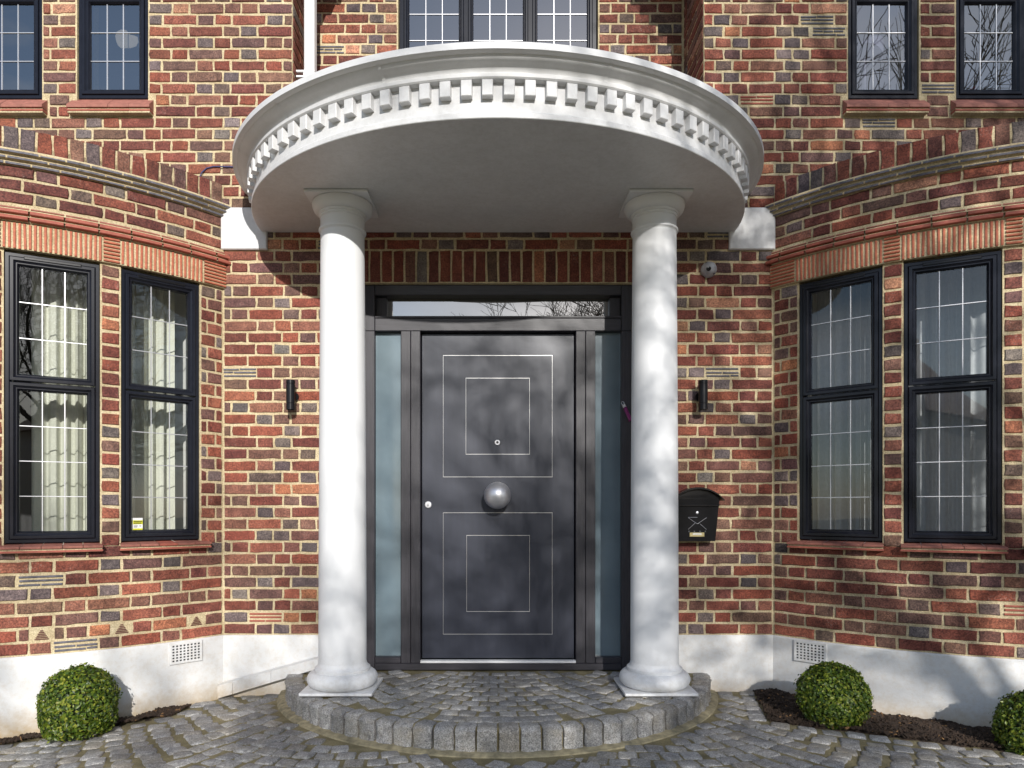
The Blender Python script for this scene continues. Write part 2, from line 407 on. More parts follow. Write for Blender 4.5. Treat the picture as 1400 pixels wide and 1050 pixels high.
class Wall:
    """collects the bricks of one wall; the 290 that show largest become parts, the rest one mass"""
    def __init__(s, parent): s.p = parent; s.items = []
    def put(s, loc, rz, width, kind, col, hs=1.0, hidden=False, nm='brick'):
        s.items.append((loc, rz, width, kind, col, hs, hidden, nm))
    def emit(s, r, limit=290):
        def score(it):
            loc, rz, wd, kind, col, hs, hid, nm = it
            x, y, sc = proj(loc)
            if hid or x < -6 or x > 1406 or y < -6: return 0
            return sc*sc*wd*abs(cos(rz))
        it = sorted(s.items, key=score, reverse=True)
        mass = MB()
        for n, (loc, rz, wd, kind, col, hs, hid, nm) in enumerate(it):
            lib = {'S': STR, 'H': HED, 'SOL': SOL, 'CAP': CAP}[kind]; ref = {'S': .225, 'H': .1125, 'SOL': .075, 'CAP': .0775}[kind]
            gap = .0145; sx = (wd-gap)/(ref-.0125) if kind in 'SH' else wd/ref
            b, me = r.choice(lib)
            sc = (sx, 1, hs)
            loc = Vector(loc)+Vector((0, 0, r.gauss(0, .0008)))
            off = r.gauss(0, .0009); loc = loc+Vector((sin(rz), -cos(rz), 0))*off
            if n < limit and score(it[n]) > 12: place(me, nm, s.p, loc, rz, sc, col)
            else:
                M = Matrix.Translation(loc) @ Matrix.Rotation(rz, 4, 'Z') @ Matrix.Diagonal((*sc, 1))
                mass.add(b.v, b.f, M, col)
        if mass.v:
            o = mass.build('distant_brick', 'fired_brick_mass', s.p); o['kind'] = 'stuff'
CO = .0759; PT = .358   # course height, top of plinth
def fillwall(wall, rows, spans, seq, posfn, r, ins=.05, tone=1.0, hid=None, hs=None, off0=0.0):
    """rows: list of z; spans(z)->free (u0,u1); posfn(u,z)->(loc, rz)"""
    per = sum({'S': .225, 'H': .1125}[q] for q in seq)
    for k, z in enumerate(rows):
        off = off0+((.169 if seq == 'SHH' else per/2) if k % 2 else 0)+r.gauss(0, .004)
        for (u0, u1) in spans(z):
            for a, b, q in layout(u0, u1, seq, off):
                wd = b-a; uc = (a+b)/2
                if wd < .03: continue
                kind = 'S' if wd > .155 else 'H'
                loc, rz = posfn(uc, z)
                if kind == 'S' and wd > .2 and r.random() < ins:
                    m = r.choice(TIN[0] if r.random() < .84 else TIN[1])
                    place(m, 'tile_strip', wall.p, loc, rz); continue
                wall.put(loc, rz, wd, kind, bcol(kind, r, tone), hs or 1.0, hid(loc) if hid else False)

# ================================================================== SETTING: ground
def gz(x, y=0):
    z = 0
    if x < -1.15: z -= (-x-1.15)*.0625
    if x > 1.5: z -= (x-1.5)*.03
    return max(z, -.14)
g = MB()
xs = [-90, -40, -12, -6]+[-4+.25*i for i in range(33)]+[6, 12, 40, 90]; ys = [-140, -60, -30, -12, -6, -4, -3, -2, -1.5, -1, -.5, 0, .4, 1.2]
P = [(x, y, gz(x)-.0075) for y in ys for x in xs]; nx = len(xs)
F = [(j*nx+i, j*nx+i+1, (j+1)*nx+i+1, (j+1)*nx+i) for j in range(len(ys)-1) for i in range(nx-1)]
g.add(P, F); tag(g.build('ground', 'joint_sand'), kind='structure')

# ---- bay geometry
BC, BY, BR = 3.533, 1.353, 2.206
def bay_pt(side, phi, rad, z):  return Vector((side*(BC-rad*sin(phi)), BY-rad*cos(phi), z))
PH1 = asin((BC-1.79)/BR)
def bay_y(x):  # depth of the bay face at |x|
    d = BC-abs(x)
    return BY-sqrt(max(0, BR*BR-d*d)) if abs(x) > 1.79 else 0

# ---- setts
def sett_mesh(seed, h=.05, s=.0452):
    r = random.Random(seed); m = MB(); c = .80+.08*r.random()
    base = [(-c, -1), (0, -1.02), (c, -1), (1, -c), (1.02, 0), (1, c), (c, 1), (0, 1.02), (-c, 1), (-1, c), (-1.02, 0), (-1, -c)]; n = 12
    sk = r.gauss(0, .05); k = [1+r.gauss(0, .035) for _ in base]
    pts = [((x+sk*y)*s*q, y*s*q) for (x, y), q in zip(base, k)]
    tl = (r.gauss(0, .02), r.gauss(0, .02)); V = []
    for f, z in ((1.02, -h), (1.0, -.009), (.95, -.0025), (.80, .0)):
        V += [(x*f, y*f, z+x*tl[0]+y*tl[1]+(r.gauss(0, .0011) if z > -.02 else 0)) for x, y in pts]
    V.append((0, 0, r.gauss(0, .0012))); F = []
    for k in range(3):
        for i in range(n):
            j = (i+1) % n; F.append((k*n+i, k*n+j, (k+1)*n+j, (k+1)*n+i))
    for i in range(n): F.append((3*n+i, 3*n+(i+1) % n, 4*n))
    m.add(V, F); return m
SETT = []
for i in range(14):
    b = sett_mesh(700+i); SETT.append((b, b.mesh('sett', 'granite', 50)))
def gcol(r):
    v = r.uniform(.27, .42); q = r.random()
    if q < .06: return (v*1.02, v*.96, v*.88)
    if q < .3: return (v*.76, v*.76, v*.775)
    return (v, v*.99, v*.985)
STEP_C, STEP_R = .204, 1.379           # centre lies behind the wall face
def in_step(x, y, rad): return x*x+(y-STEP_C)**2 < rad*rad
# bed edges (x, y) polylines on the ground
BEDR = [(1.66, -.02), (1.60, -.25), (1.50, -.66), (1.62, -.72), (1.85, -.80), (2.15, -.92), (2.6, -1.09), (3.2, -1.25), (4.2, -1.4)]
BEDL = [(-4.2, -1.02), (-3.4, -.98), (-2.95, -.86), (-2.60, -.75), (-2.25, -.60), (-2.03, -.46), (-1.93, -.38), (-1.91, -.26), (-1.92, -.10)]
def in_poly(x, y, poly):
    c = False; n = len(poly)
    for i in range(n):
        x0, y0 = poly[i]; x1, y1 = poly[(i+1) % n]
        if (y0 > y) != (y1 > y) and x < (x1-x0)*(y-y0)/(y1-y0)+x0: c = not c
    return c
POLR = BEDR+[(4.2, 1), (1.66, 1)]; POLL = BEDL+[(-1.90, 1), (-4.2, 1)]
def dist_line(x, y, L):
    best = 9
    for (x0, y0), (x1, y1) in zip(L, L[1:]):
        dx, dy = x1-x0, y1-y0; t = max(0, min(1, ((x-x0)*dx+(y-y0)*dy)/(dx*dx+dy*dy)))
        best = min(best, sqrt((x-x0-t*dx)**2+(y-y0-t*dy)**2))
    return best
pav = bpy.data.objects.new('paving', None); COL.objects.link(pav); tag(pav, kind='structure')
r = random.Random(31); cand = []
def arc_off(x):
    q = (x/1.55) % 1.0; return .30*(q*(1-q)*4)
for i in range(-46, 47):
    for j in range(-2, 42):
        x = i*.1035+(.05 if j % 2 else 0); y = -j*.1-arc_off(x)+.3
        q = (x/1.55) % 1.0; ang = math.atan(-.30*4*(1-2*q)/1.55)*.9
        x += r.gauss(0, .005); y += r.gauss(0, .005)
        if in_step(x, y, STEP_R+.085) or in_poly(x, y, POLR) or in_poly(x, y, POLL): continue
        if dist_line(x, y, BEDR) < .1 or dist_line(x, y, BEDL) < .1: continue
        if y > -bay_y(x)*0-.04 and abs(x) < 1.9: continue
        if abs(x) > 1.79 and y > bay_y(x)-.06: continue
        cand.append((x, y, ang+r.gauss(0, .06)))
for L in (BEDR, BEDL):
    sgn = 1
    for (x0, y0), (x1, y1) in zip(L, L[1:]):
        d = sqrt((x1-x0)**2+(y1-y0)**2); n = max(1, round(d/.107)); nx_, ny_ = -(y1-y0)/d, (x1-x0)/d
        side = -1 if L is BEDR else -1
        for k in range(n):
            t = (k+.5)/n; x = x0+(x1-x0)*t+nx_*.05*side; y = y0+(y1-y0)*t+ny_*.05*side
            if y > -.03: continue
            cand.append((x, y, atan2(y1-y0, x1-x0)))
def sscore(c):
    x, y, s = proj((c[0], c[1], gz(c[0])))
    return s if (-8 < x < 1408 and y < 1060) else 0
for i in range(50):
    a = pi+.1+(pi-.2)*(i+.5)/50; x = (STEP_R+.102)*cos(a); y = STEP_C+(STEP_R+.102)*sin(a)
    if y < -.04 and all((x-q[0])**2+(y-q[1])**2 > .082**2 for q in cand): cand.append((x, y, a+pi/2))
cand.sort(key=sscore, reverse=True)
vis = [c for c in cand if sscore(c) > 0]; print('setts visible', len(vis), 'all', len(cand))
mass = MB()
for k, (x, y, a) in enumerate(cand):
    b, me = r.choice(SETT); sc = (r.uniform(.94, 1.06), r.uniform(.9, 1.04), 1); z = gz(x)+r.gauss(0, .0022)
    if k < 298 and sscore((x, y, a)) > 0: place(me, 'sett', pav, (x, y, z), a, sc, gcol(r))
    else: mass.add(b.v, b.f, Matrix.Translation((x, y, z)) @ Matrix.Rotation(a, 4, 'Z') @ Matrix.Diagonal((*sc, 1)), gcol(r))
o = mass.build('more_setts', 'granite_mass', pav, 50); o['kind'] = 'stuff'

# beds of mulch
def bed(poly, wallside, name):
    m = MB(); xs_ = [p[0] for p in poly]; x0, x1 = min(xs_), max(xs_); st = .03
    idx = {}; V = []; F = []
    nx_ = int((x1-x0)/st); ny_ = int(1.7/st)
    for i in range(nx_+1):
        for j in range(ny_+1):
            x = x0+i*st; y = -1.5+j*st
            z = gz(x)+.004+.02*noise.noise((x*9, y*9, 3))+.012*noise.noise((x*31, y*31, 5))
            dl = dist_line(x, y, poly[:-2])
            if not in_poly(x, y, poly): z -= .045
            else: z += min(.02, dl*.12)-(.012 if wallside == 1 else .026)
            idx[i, j] = len(V); V.append((x, y, z))
    for i in range(nx_):
        for j in range(ny_):
            x = x0+(i+.5)*st; y = -1.5+(j+.5)*st
            if in_poly(x, y, poly) or dist_line(x, y, poly[:-2]) < .05:
                if y < bay_y(x)+.05: F.append((idx[i, j], idx[i+1, j], idx[i+1, j+1], idx[i, j+1]))
    m.add(V, F); o = m.build(name, 'mulch', None, 60); tag(o, kind='structure')
    return o
bed(POLR, 1, 'soil_bed'); bed(POLL, 2, 'soil_bed')
def chips(poly, n, name, lab, mat, seed):
    r = random.Random(seed); m = MB(); k = 0
    while k < n:
        x = r.uniform(-3.3, 3.3); y = r.uniform(-1.3, 0)
        if not in_poly(x, y, poly) or y > bay_y(x)-.02: continue
        k += 1; s = r.uniform(.004, .015); M = Matrix.Translation((x, y, gz(x)+.012+.02*noise.noise((x*9, y*9, 3)))) @ Matrix.Rotation(r.uniform(0, 6), 4, 'Z') @ Matrix.Rotation(r.gauss(0, .6), 4, 'X') @ Matrix.Rotation(r.gauss(0, .5), 4, 'Y')
        m.box(-s, s, -s*.45, s*.45, -s*.2, s*.2, M)
    o = m.build(name, mat); tag(o, lab, 'mulch', kind='stuff')
chips(POLR, 5200, 'bark_chips', 'dark bark chips covering the planting bed on the right', 'mulch', 1)
chips(POLL, 1600, 'bark_chips', 'dark bark chips in the narrow bed on the left', 'mulch', 2)
chips(POLR, 170, 'leaf_litter', 'dry brown leaf scraps scattered on the right planting bed', 'leaf_litter', 3)
chips(POLL, 90, 'leaf_litter', 'dry brown leaf scraps by the foot of the left wall', 'leaf_litter', 4)

# ================================================================== entrance step
SZ = .12
step = thing('entrance_step', 'curved grey granite sett step in front of the door', 'step')
m = MB(); m.lathe([(0.001, -.1), (STEP_R-.03, -.1), (STEP_R-.03, SZ-.008), (.001, SZ-.008)], 80, Matrix.Translation((0, STEP_C, 0)), pi, 2*pi, False)
m.build('step_core', 'joint_sand', step)
m = MB(); m.lathe([(STEP_R-.04, -.05), (STEP_R-.04, .010), (STEP_R+.02, .006), (STEP_R+.045, -.001), (STEP_R+.06, -.03)], 90, Matrix.Translation((0, STEP_C, 0)), pi*1.04, pi*1.96, False)
m.build('cement_fillet', 'pale_cement', step, 40)
def kerb_mesh(seed):
    r = random.Random(seed); m = MB(); nx_, nz_ = 4, 4; hw, d, z0, z1 = .0478, .1, -.04, 0.0
    # front-top shell: rows go up the face and then back over the top
    rows = [(-.01, -.15), (-.004, -.115), (.0, -.08), (-.002, -.04), (-.006, -.015), (.006, -.004), (.025, .001), (.06, .002), (.098, -.002), (.1, -.05)]
    V = []; F = []
    for (y, z) in rows:
        for i in range(nx_+1):
            t = -1+2*i/nx_; e = abs(t)**5
            V.append((t*hw*(1+.02*sin(z*40+seed)), y+.008*e*(1 if y < .03 else 0)+r.gauss(0, .0030), z-.006*e*(1 if z > -.03 else 0)+r.gauss(0, .0018)))
    n = nx_+1
    for k in range(len(rows)-1):
        for i in range(nx_): F.append((k*n+i, k*n+i+1, (k+1)*n+i+1, (k+1)*n+i))
    F.append(tuple(k*n for k in range(len(rows)))); F.append(tuple(k*n+n-1 for k in range(len(rows)-1, -1, -1)))
    m.add(V, F); return m.mesh('kerb_sett', 'granite', 60)
KERB = [kerb_mesh(i) for i in range(9)]
a0 = asin(.204/STEP_R)-.06; tot = pi-2*a0; nk = round(tot*STEP_R/.108)
for i in range(nk):
    a = pi+a0+tot*(i+.5)/nk; x = STEP_R*cos(a); y = STEP_C+STEP_R*sin(a)
    place(r.choice(KERB), 'kerb_sett', step, (x, y, SZ+r.gauss(0, .002)), a+pi/2+r.gauss(0, .02), (tot*STEP_R/nk/.108*r.uniform(.97, 1.02), r.uniform(.95, 1.05), 1), gcol(r))
c2 = []
for i in range(-16, 17):
    for j in range(-3, 17):
        x = i*.102+(.05 if j % 2 else 0); q = ((x+.6)/1.2) % 1.0; y = -j*.096-.18*(q*(1-q)*4)+.12
        if not in_step(x, y, STEP_R-.165): continue
        if y > -.01: continue
        c2.append((x+r.gauss(0, .004), y+r.gauss(0, .004), math.atan(-.18*4*(1-2*q)/1.2)))
for i in range(44):
    a = pi+.15+(pi-.3)*(i+.5)/44; x = (STEP_R-.153)*cos(a); y = STEP_C+(STEP_R-.153)*sin(a)
    if y < -.02 and all((x-q[0])**2+(y-q[1])**2 > .079**2 for q in c2): c2.append((x, y, a+pi/2))
for (x, y, a) in c2:
    b, me = r.choice(SETT); place(me, 'sett', step, (x, y, SZ-.001+r.gauss(0, .0018)), a+r.gauss(0, .05), (r.uniform(.95, 1.05), r.uniform(.93, 1.03), 1), gcol(r))
print('step setts', len(c2), 'kerb', nk)

# ================================================================== entrance wall
ew = thing('brick_wall', 'ground-floor brick wall directly beside and above the grey front door', 'wall')
DX, DZ1 = .9, 2.65
m = MB()
for s in (-1, 1):
    xa, xb = sorted((s*DX, s*1.83)); m.box(xa, xb, .006, .3, -.3, 3.13)
m.box(-DX, DX, .006, .3, DZ1, 3.13); m.box(-1.33, 1.33, .006, .3, 3.13, 3.24)
m.build('mortar_bed', 'lime_mortar', ew)
W = Wall(ew)
def hid(loc):
    x, y, s = proj(loc); return 443 < x < 494 or 869 < x < 920
rows = [PT+CO*(k+.5) for k in range(int((3.0-PT)/CO)+1)]
def spans(z):
    if z < 2.862: return [(-1.79, -.915), (.915, 1.79)]
    return [(-1.79, 1.79)]
fillwall(W, rows, spans, 'SHH', lambda u, z: ((u, 0, z), 0), random.Random(11), .06, hid=hid)
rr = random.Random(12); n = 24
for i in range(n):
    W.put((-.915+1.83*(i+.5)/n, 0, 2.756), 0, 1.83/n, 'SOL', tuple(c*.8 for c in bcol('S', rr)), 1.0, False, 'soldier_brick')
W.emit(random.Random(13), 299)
# painted plinth of the entrance wall, bonded pad blocks
m = MB()
for s in (-1, 1):
    xa, xb = sorted((s*(DX+.0), s*1.80)); m.bbox(xa, xb, -.016, .003, -.3, PT, .006)
m.build('painted_plinth', 'white_masonry_paint', ew)
for s in (-1, 1):
    xa, xb = sorted((s*1.5, s*1.80)); m = MB(); m.bbox(xa, xb, -.02, .003, 2.862, 3.134, .006); m.build('painted_block', 'white_gloss_paint', ew)

# ---- sloping boxed board over the left plinth
bd = thing('sloping_board', 'white sloping boxed board fixed across the foot of the left plinth', 'board')
def board(x0, x1):
    f = lambda x: (.054+(x+1.79)*(.226-.054)/.635, -.034+(x+1.79)*(.156+.034)/.635)
    m = MB(); t0, b0 = f(x0); t1, b1 = f(x1); y0, y1 = -.078, -.017
    m.add([(x0,y0,b0),(x1,y0,b1),(x1,y0,t1-.006),(x0,y0,t0-.006),(x0,y1,b0),(x1,y1,b1),(x1,y1,t1),(x0,y1,t0)],
          [(0,1,2,3),(0,4,5,1),(1,5,6,2),(2,6,7,3),(3,7,4,0)])
    return m
for a, b in ((-1.795, -1.700), (-1.698, -1.455), (-1.4525, -.95)): board(a, b).build('board_length', 'white_masonry_paint', bd)

# ================================================================== windows
def window(name, parent, W_, H_, lights, M_loc, rz, glassmat='window_glass', vent=False, of=.024, sash=.042, mull=[]):
    """origin bottom centre of the frame; lights = (x0,x1,z0,z1,cols,rows) outer size of each sash"""
    m = MB(); m.ring(-W_/2, W_/2, 0, H_, [(0, .07), (0, .004), (.004, 0), (of-.004, 0), (of, .004), (of, .07)])
    for b in mull: m.bbox(*b, .003)
    win = m.build(name, 'anthracite_plastic', parent, None, M_loc, rz)
    for (x0, x1, z0, z1, nc, nr) in lights:
        s = MB(); k = sash
        s.ring(x0, x1, z0, z1, [(0, .05), (0, -.006), (.003, -.009), (k*.42, -.009), (k*.50, -.003), (k*.68, .004), (k*.8, .004), (k, .018), (k, .05)])
        s.build('sash', 'anthracite_plastic', win)
        gx0, gx1, gz0, gz1 = x0+k, x1-k, z0+k, z1-k
        p = MB(); p.add([(gx0-.004, .024, gz0-.004), (gx1+.004, .024, gz0-.004), (gx1+.004, .024, gz1+.004), (gx0-.004, .024, gz1+.004)], [(0, 1, 2, 3)])
        p.build('pane', glassmat, win)
        t = .0028
        for c in range(1, nc):
            x = gx0+(gx1-gx0)*c/nc; b = MB(); b.bbox(x-t, x+t, .0195, .0235, gz0, gz1, .001); b.build('glazing_bar', 'lead_strip', win)
        for q in range(1, nr):
            z = gz0+(gz1-gz0)*q/nr; b = MB(); b.bbox(gx0, gx1, .0185, .0225, z-t, z+t, .001); b.build('glazing_bar', 'lead_strip', win)
    if vent:
        v = MB(); v.bbox(-W_*.3, W_*.3, -.014, -.002, H_-.034, H_-.018, .003); v.build('trickle_vent', 'black_metal', win)
    return win

# ================================================================== bays
ZW0, ZW1, ZTR = .985, 2.60, 1.885
def arcslab(m, side, p0, p1, r0, r1, z0, z1, n=None):
    n = n or max(1, int((p1-p0)/R(2)))
    V = []; F = []
    for i in range(n+1):
        p = p0+(p1-p0)*i/n
        V += [bay_pt(side, p, r0, z0), bay_pt(side, p, r0, z1), bay_pt(side, p, r1, z1), bay_pt(side, p, r1, z0)]
    for i in range(n):
        for a in range(4):
            b = (a+1) % 4; F.append((i*4+a, i*4+b, (i+1)*4+b, (i+1)*4+a))
    F += [(0, 1, 2, 3), (n*4+3, n*4+2, n*4+1, n*4)]
    m.add(V, F)
def arcprof(m, side, p0, p1, prof, n=60):   # prof: (radius offset, z)
    V = []; F = []; k = len(prof)
    for i in range(n+1):
        p = p0+(p1-p0)*i/n
        V += [bay_pt(side, p, BR+o, z) for o, z in prof]
    for i in range(n):
        for a in range(k-1): F.append((i*k+a, i*k+a+1, (i+1)*k+a+1, (i+1)*k+a))
    m.add(V, F)
def bay(side, wins, lab, seed):
    r = random.Random(seed); b = thing('bay', lab, 'bay', (0, 0, 0))
    wins = sorted(wins); pl = -PH1
    # openings over whole bow (radians)
    m = MB(); arcslab(m, side, -PH1, PH1, BR-.006, BR-.12, -.3, ZW0-.055)
    arcslab(m, side, -PH1, PH1, BR-.006, BR-.12, 2.62, 3.20)
    edges = [-PH1]+[v for wn in wins for v in wn]+[PH1]
    for i in range(0, len(edges), 2): arcslab(m, side, edges[i], edges[i+1], BR-.006, BR-.12, ZW0-.055, 2.62, max(1, int((edges[i+1]-edges[i])/R(1.4))))
    m.build('mortar_bed', 'lime_mortar', b)
    # inner leaf, plastered, with reveals
    m = MB(); arcslab(m, side, -PH1, PH1, BR-.125, BR-.19, -.3, ZW0-.02); arcslab(m, side, -PH1, PH1, BR-.125, BR-.19, ZW1+.02, 3.20)
    for i in range(0, len(edges), 2): arcslab(m, side, edges[i], edges[i+1], BR-.125, BR-.19, ZW0-.02, ZW1+.02)
    m.build('plaster_lining', 'plaster', b)
    Wl = Wall(b)
    fi = lambda u, z: (bay_pt(side, u/BR, BR, z), -side*(u/BR))
    def pf(u, z):
        p = u/BR; return bay_pt(side, p, BR, z), (p if side < 0 else -p)
    tri = {1: [R(26.2), R(36.5), R(47.6)]} if side < 0 else {}
    U1 = PH1*BR-.004
    # lower courses
    rows_ = [PT+CO*(k+.5) for k in range(8)]
    for k, z in enumerate(rows_):
        sp = []; cur = -U1
        if k == 7: pass
        for t in sorted(tri.get(k, [])):
            sp.append((cur, t*BR-.055)); cur = t*BR+.055
            tm = MB(); c, rz = pf(t*BR, z)
            for q in range(6):
                hw = .032*(1-q/6)+.002; zz = -.026+q*.0095; tm.bbox(-hw, hw, .0, .02, zz-.0026, zz+.0026, .001)
            tm.build('tile_triangle', 'dark_red_tile', b, None, c, rz)
        sp.append((cur, U1))
        fillwall(Wl, [z], lambda z_: sp, 'SH', pf, r, .06, off0=(.169 if k % 2 else 0)+.05)
    # piers
    npier = 21
    hp = (2.60-.945)/npier
    for k in range(npier):
        z = .955+hp*(k+.5)
        if z > 2.56: z = 2.565
        sp = [(edges[i]*BR+.003, edges[i+1]*BR-.003) for i in range(0, len(edges), 2)]
        for (u0, u1) in sp:
            wd = u1-u0
            if wd < .13: c, rz = pf((u0+u1)/2, z); Wl.put(c, rz, wd, 'H', bcol('S' if r.random() < .75 else 'H', r), hp/CO)
            else:
                cut = .105 if k % 2 else .048
                if side*1 > 0 or True: segs = [(u0, u1-cut), (u1-cut, u1)] if u1 > .9*PH1*BR else [(u0, u0+cut), (u0+cut, u1)]
                for a_, b_ in segs:
                    c, rz = pf((a_+b_)/2, z); Wl.put(c, rz, b_-a_, 'H', bcol('H' if r.random() < .5 else 'S', r), hp/CO)
    # three courses under the parapet moulding
    fillwall(Wl, [2.862+.0715*(k+.5) for k in range(3)], lambda z_: [(-U1, U1)], 'SH', pf, r, 0, hs=.94, off0=.07, tone=.95)
    # brick-on-edge cap
    n = int(2*U1/.0778)
    for i in range(n):
        u = -U1+2*U1*(i+.5)/n; c, rz = pf(u, 3.226); Wl.put(c, rz, 2*U1/n, 'CAP', tuple(q*.85 for q in bcol('S' if r.random() < .6 else 'H', r)), 1.0, False, 'cap_brick')
    Wl.emit(random.Random(seed+1), 299)
    m = MB(); arcslab(m, side, -PH1, PH1, BR-.006, BR-.1, 3.165, 3.284); m.build('cap_mortar', 'lime_mortar', b)
    # mouldings
    m = MB(); arcprof(m, side, -PH1-.01, PH1+.012, [(-.02, 3.072), (.018, 3.074), (.02, 3.086), (.016, 3.087), (.016, 3.097), (.034, 3.099), (.036, 3.111), (.031, 3.112), (.031, 3.124), (.05, 3.126), (.052, 3.140), (.045, 3.150), (.02, 3.158), (-.02, 3.168)])
    m.build('moulding_mortar', 'lime_mortar', b)
    for (o, z0, z1) in ((.021, 3.073, 3.087), (.037, 3.098, 3.112), (.053, 3.125, 3.139)):
        m = MB(); p = -PH1
        while p < PH1:
            L = r.uniform(.10, .2)/BR; p1 = min(PH1+.012, p+L)
            V0 = [(o-.03, z0), (o, z0+.001), (o+r.gauss(0, .0015), z1-.002), (o-.004, z1), (o-.03, z1)]; arcprof(m, side, p, p1, V0, 3); p = p1+.004
        m.build('moulding_tile_course', 'blue_tile', b)['kind'] = 'stuff'
    for (o, z0, z1, mt, nm) in ((.046, 2.766, 2.786, 'red_tile', 'string_tile'), (.036, 2.802, 2.822, 'red_tile', 'string_tile'), (.010, 2.836, 2.846, 'sill_tile', 'string_tile')):
        p = -PH1; L = .165/BR; k = 0
        while p < PH1:
            p1 = min(PH1+.012, p+L-.004)
            if p1-p < .01: break
            m = MB(); j = r.gauss(0, .001)
            arcprof(m, side, p, p1, [(-.03, z0), (o-.004, z0), (o+j, z0+.003), (o+j, z1-.004), (o-.003, z1), (-.03, z1)], 3)
            V = []
            m.build(nm, mt if o > .02 or r.random() < .5 else 'sill_tile', b); p += L; k += 1
    m = MB(); arcprof(m, side, -PH1, PH1, [(-.01, 2.757), (.014, 2.76), (.020, 2.766), (.020, 2.786), (.034, 2.787), (.034, 2.791), (.010, 2.793), (.010, 2.82), (.026, 2.823), (.022, 2.829), (.006, 2.834), (.005, 2.862), (-.02, 2.862)]); m.build('string_mortar', 'lime_mortar', b)
    # tile-on-edge lintels and end blocks
    m = MB(); arcslab(m, side, -PH1-.004, PH1+.006, BR+.014, BR-.02, 2.612, 2.757); m.build('lintel_mortar', 'lime_mortar', b)
    for wn in wins:
        m = MB(); u0, u1 = wn[0]*BR-.005, wn[1]*BR+.012; n = round((u1-u0)/.0245)
        for i in range(n):
            u = u0+(u1-u0)*(i+.5)/n; c = bay_pt(side, u/BR, BR+.020, 2.684); M = Matrix.Translation(c) @ Matrix.Rotation(-side*u/BR, 4, 'Z') @ Matrix.Rotation(r.gauss(0, .015), 4, 'Y')
            h = .069+r.gauss(0, .0012); m.bbox(-.0062, .0062, 0, .03, -h, h, .002, M)
        m.build('lintel_tiles', 'terracotta', b)['kind'] = 'stuff'
    for i in range(0, len(edges), 2):
        u0, u1 = edges[i]*BR+.016, edges[i+1]*BR-.010
        if i == 0: u0 = -PH1*BR
        if i == len(edges)-2: u1 = PH1*BR+.006
        m = MB()
        for q in range(7):
            z = 2.623+q*.0212; 
            for (ua, ub) in ([(u0, u1)] if u1-u0 < .2 else [(u0+k_*(u1-u0)/3, u0+(k_+1)*(u1-u0)/3-.003) for k_ in range(3)]):
                V0 = [(.0, z-.006), (.021, z-.006), (.024, z-.003), (.024, z+.003), (.021, z+.006), (0, z+.006)]; arcprof(m, side, ua/BR, ub/BR, V0, 2)
        m.build('lintel_tiles', 'terracotta', b)['kind'] = 'stuff'
    # painted plinth
    m = MB(); arcprof(m, side, -PH1, PH1+.005, [(.016, -.4), (.016, PT-.006), (.010, PT), (-.02, PT)], 70); m.build('painted_plinth', 'white_masonry_paint', b, 30)
    m = MB()
    for k_ in range(2):
        pa_ = PH1-R(.6)+k_*.01
        m.add([bay_pt(side, pa_, BR-.19, .1), bay_pt(side, pa_-R(1.5), BR-.75, .1), bay_pt(side, pa_-R(1.5), BR-.75, 3.0), bay_pt(side, pa_, BR-.19, 3.0)], [(0, 1, 2, 3)])
    m.build('inner_wall', 'plaster', b)
    # windows with tiled sills
    for (p0, p1) in wins:
        pm = (p0+p1)/2; chord = 2*BR*sin((p1-p0)/2)-.004; rad = BR*cos((p1-p0)/2)-.012
        c = bay_pt(side, pm, rad, ZW0); H_ = ZW1-ZW0
        zt = ZTR-ZW0; of = .024
        win = window('window', b, chord, H_, [(-chord/2+of, chord/2-of, of, zt-.004, 3, 4), (-chord/2+of, chord/2-of, zt+.004, H_-of, 3, 3)], c, -side*pm, 'window_glass', True, of)
        # lining of the gap beside the frame
        q0, q1 = p0*BR-.012, p1*BR+.05 if p1 > R(45) else p1*BR+.012
        n = 5
        for i in range(n):
            ua, ub = q0+(q1-q0)*i/n+.0015, q0+(q1-q0)*(i+1)/n-.0015
            if p0 < R(34) and i == 0 and ua/BR < -PH1: continue
            m = MB(); arcprof(m, side, ua/BR, ub/BR, [(-.075, ZW0+.001), (.052, ZW0-.018), (.056, ZW0-.022), (.054, ZW0-.030), (-.075, ZW0-.030)], 2)
            for e in (0, -1): pass
            m.build('sill_tile', r.choice(['sill_tile', 'red_tile', 'sill_tile']), win).matrix_parent_inverse = win.matrix_basis.inverted()
        m = MB(); arcprof(m, side, (q0+.004)/BR, (q1-.004)/BR, [(-.07, ZW0-.029), (.042, ZW0-.031), (.042, ZW0-.046), (-.01, ZW0-.058)], 8)
        m.build('sill_bed', 'lime_mortar', win).matrix_parent_inverse = win.matrix_basis.inverted()
        m = MB(); arcprof(m, side, q0/BR, q1/BR, [(-.01, ZW0-.041), (.046, ZW0-.040), (.048, ZW0-.051), (-.01, ZW0-.054)], 8)
        m.build('sill_under_tile', 'red_tile', win).matrix_parent_inverse = win.matrix_basis.inverted()
    # lead roof behind the cap
    m = MB(); m.lathe([(.01, 3.235), (BR-.1, 3.235)], 60, Matrix.Translation((side*BC, BY, 0)), pi, 2*pi, False); m.build('flat_roof', 'lead_roof', b)
    # air brick
    pa, pb = R(43.1), R(48.3); pm = (pa+pb)/2; wv = (pb-pa)*BR
    c = bay_pt(side, pm, BR+.019, .2865); m = MB(); hw, hh = wv/2, .066; y0, y1 = -.006, .012
    nc, nr = 8, 6; ew_, eh = .012, .010
    m.ring(-hw, hw, -hh, hh, [(0, .012), (0, -.004), (.003, -.006), (.012, -.006), (.012, .012)])
    px_, pz_ = (2*hw-.024)/nc, (2*hh-.024)/nr
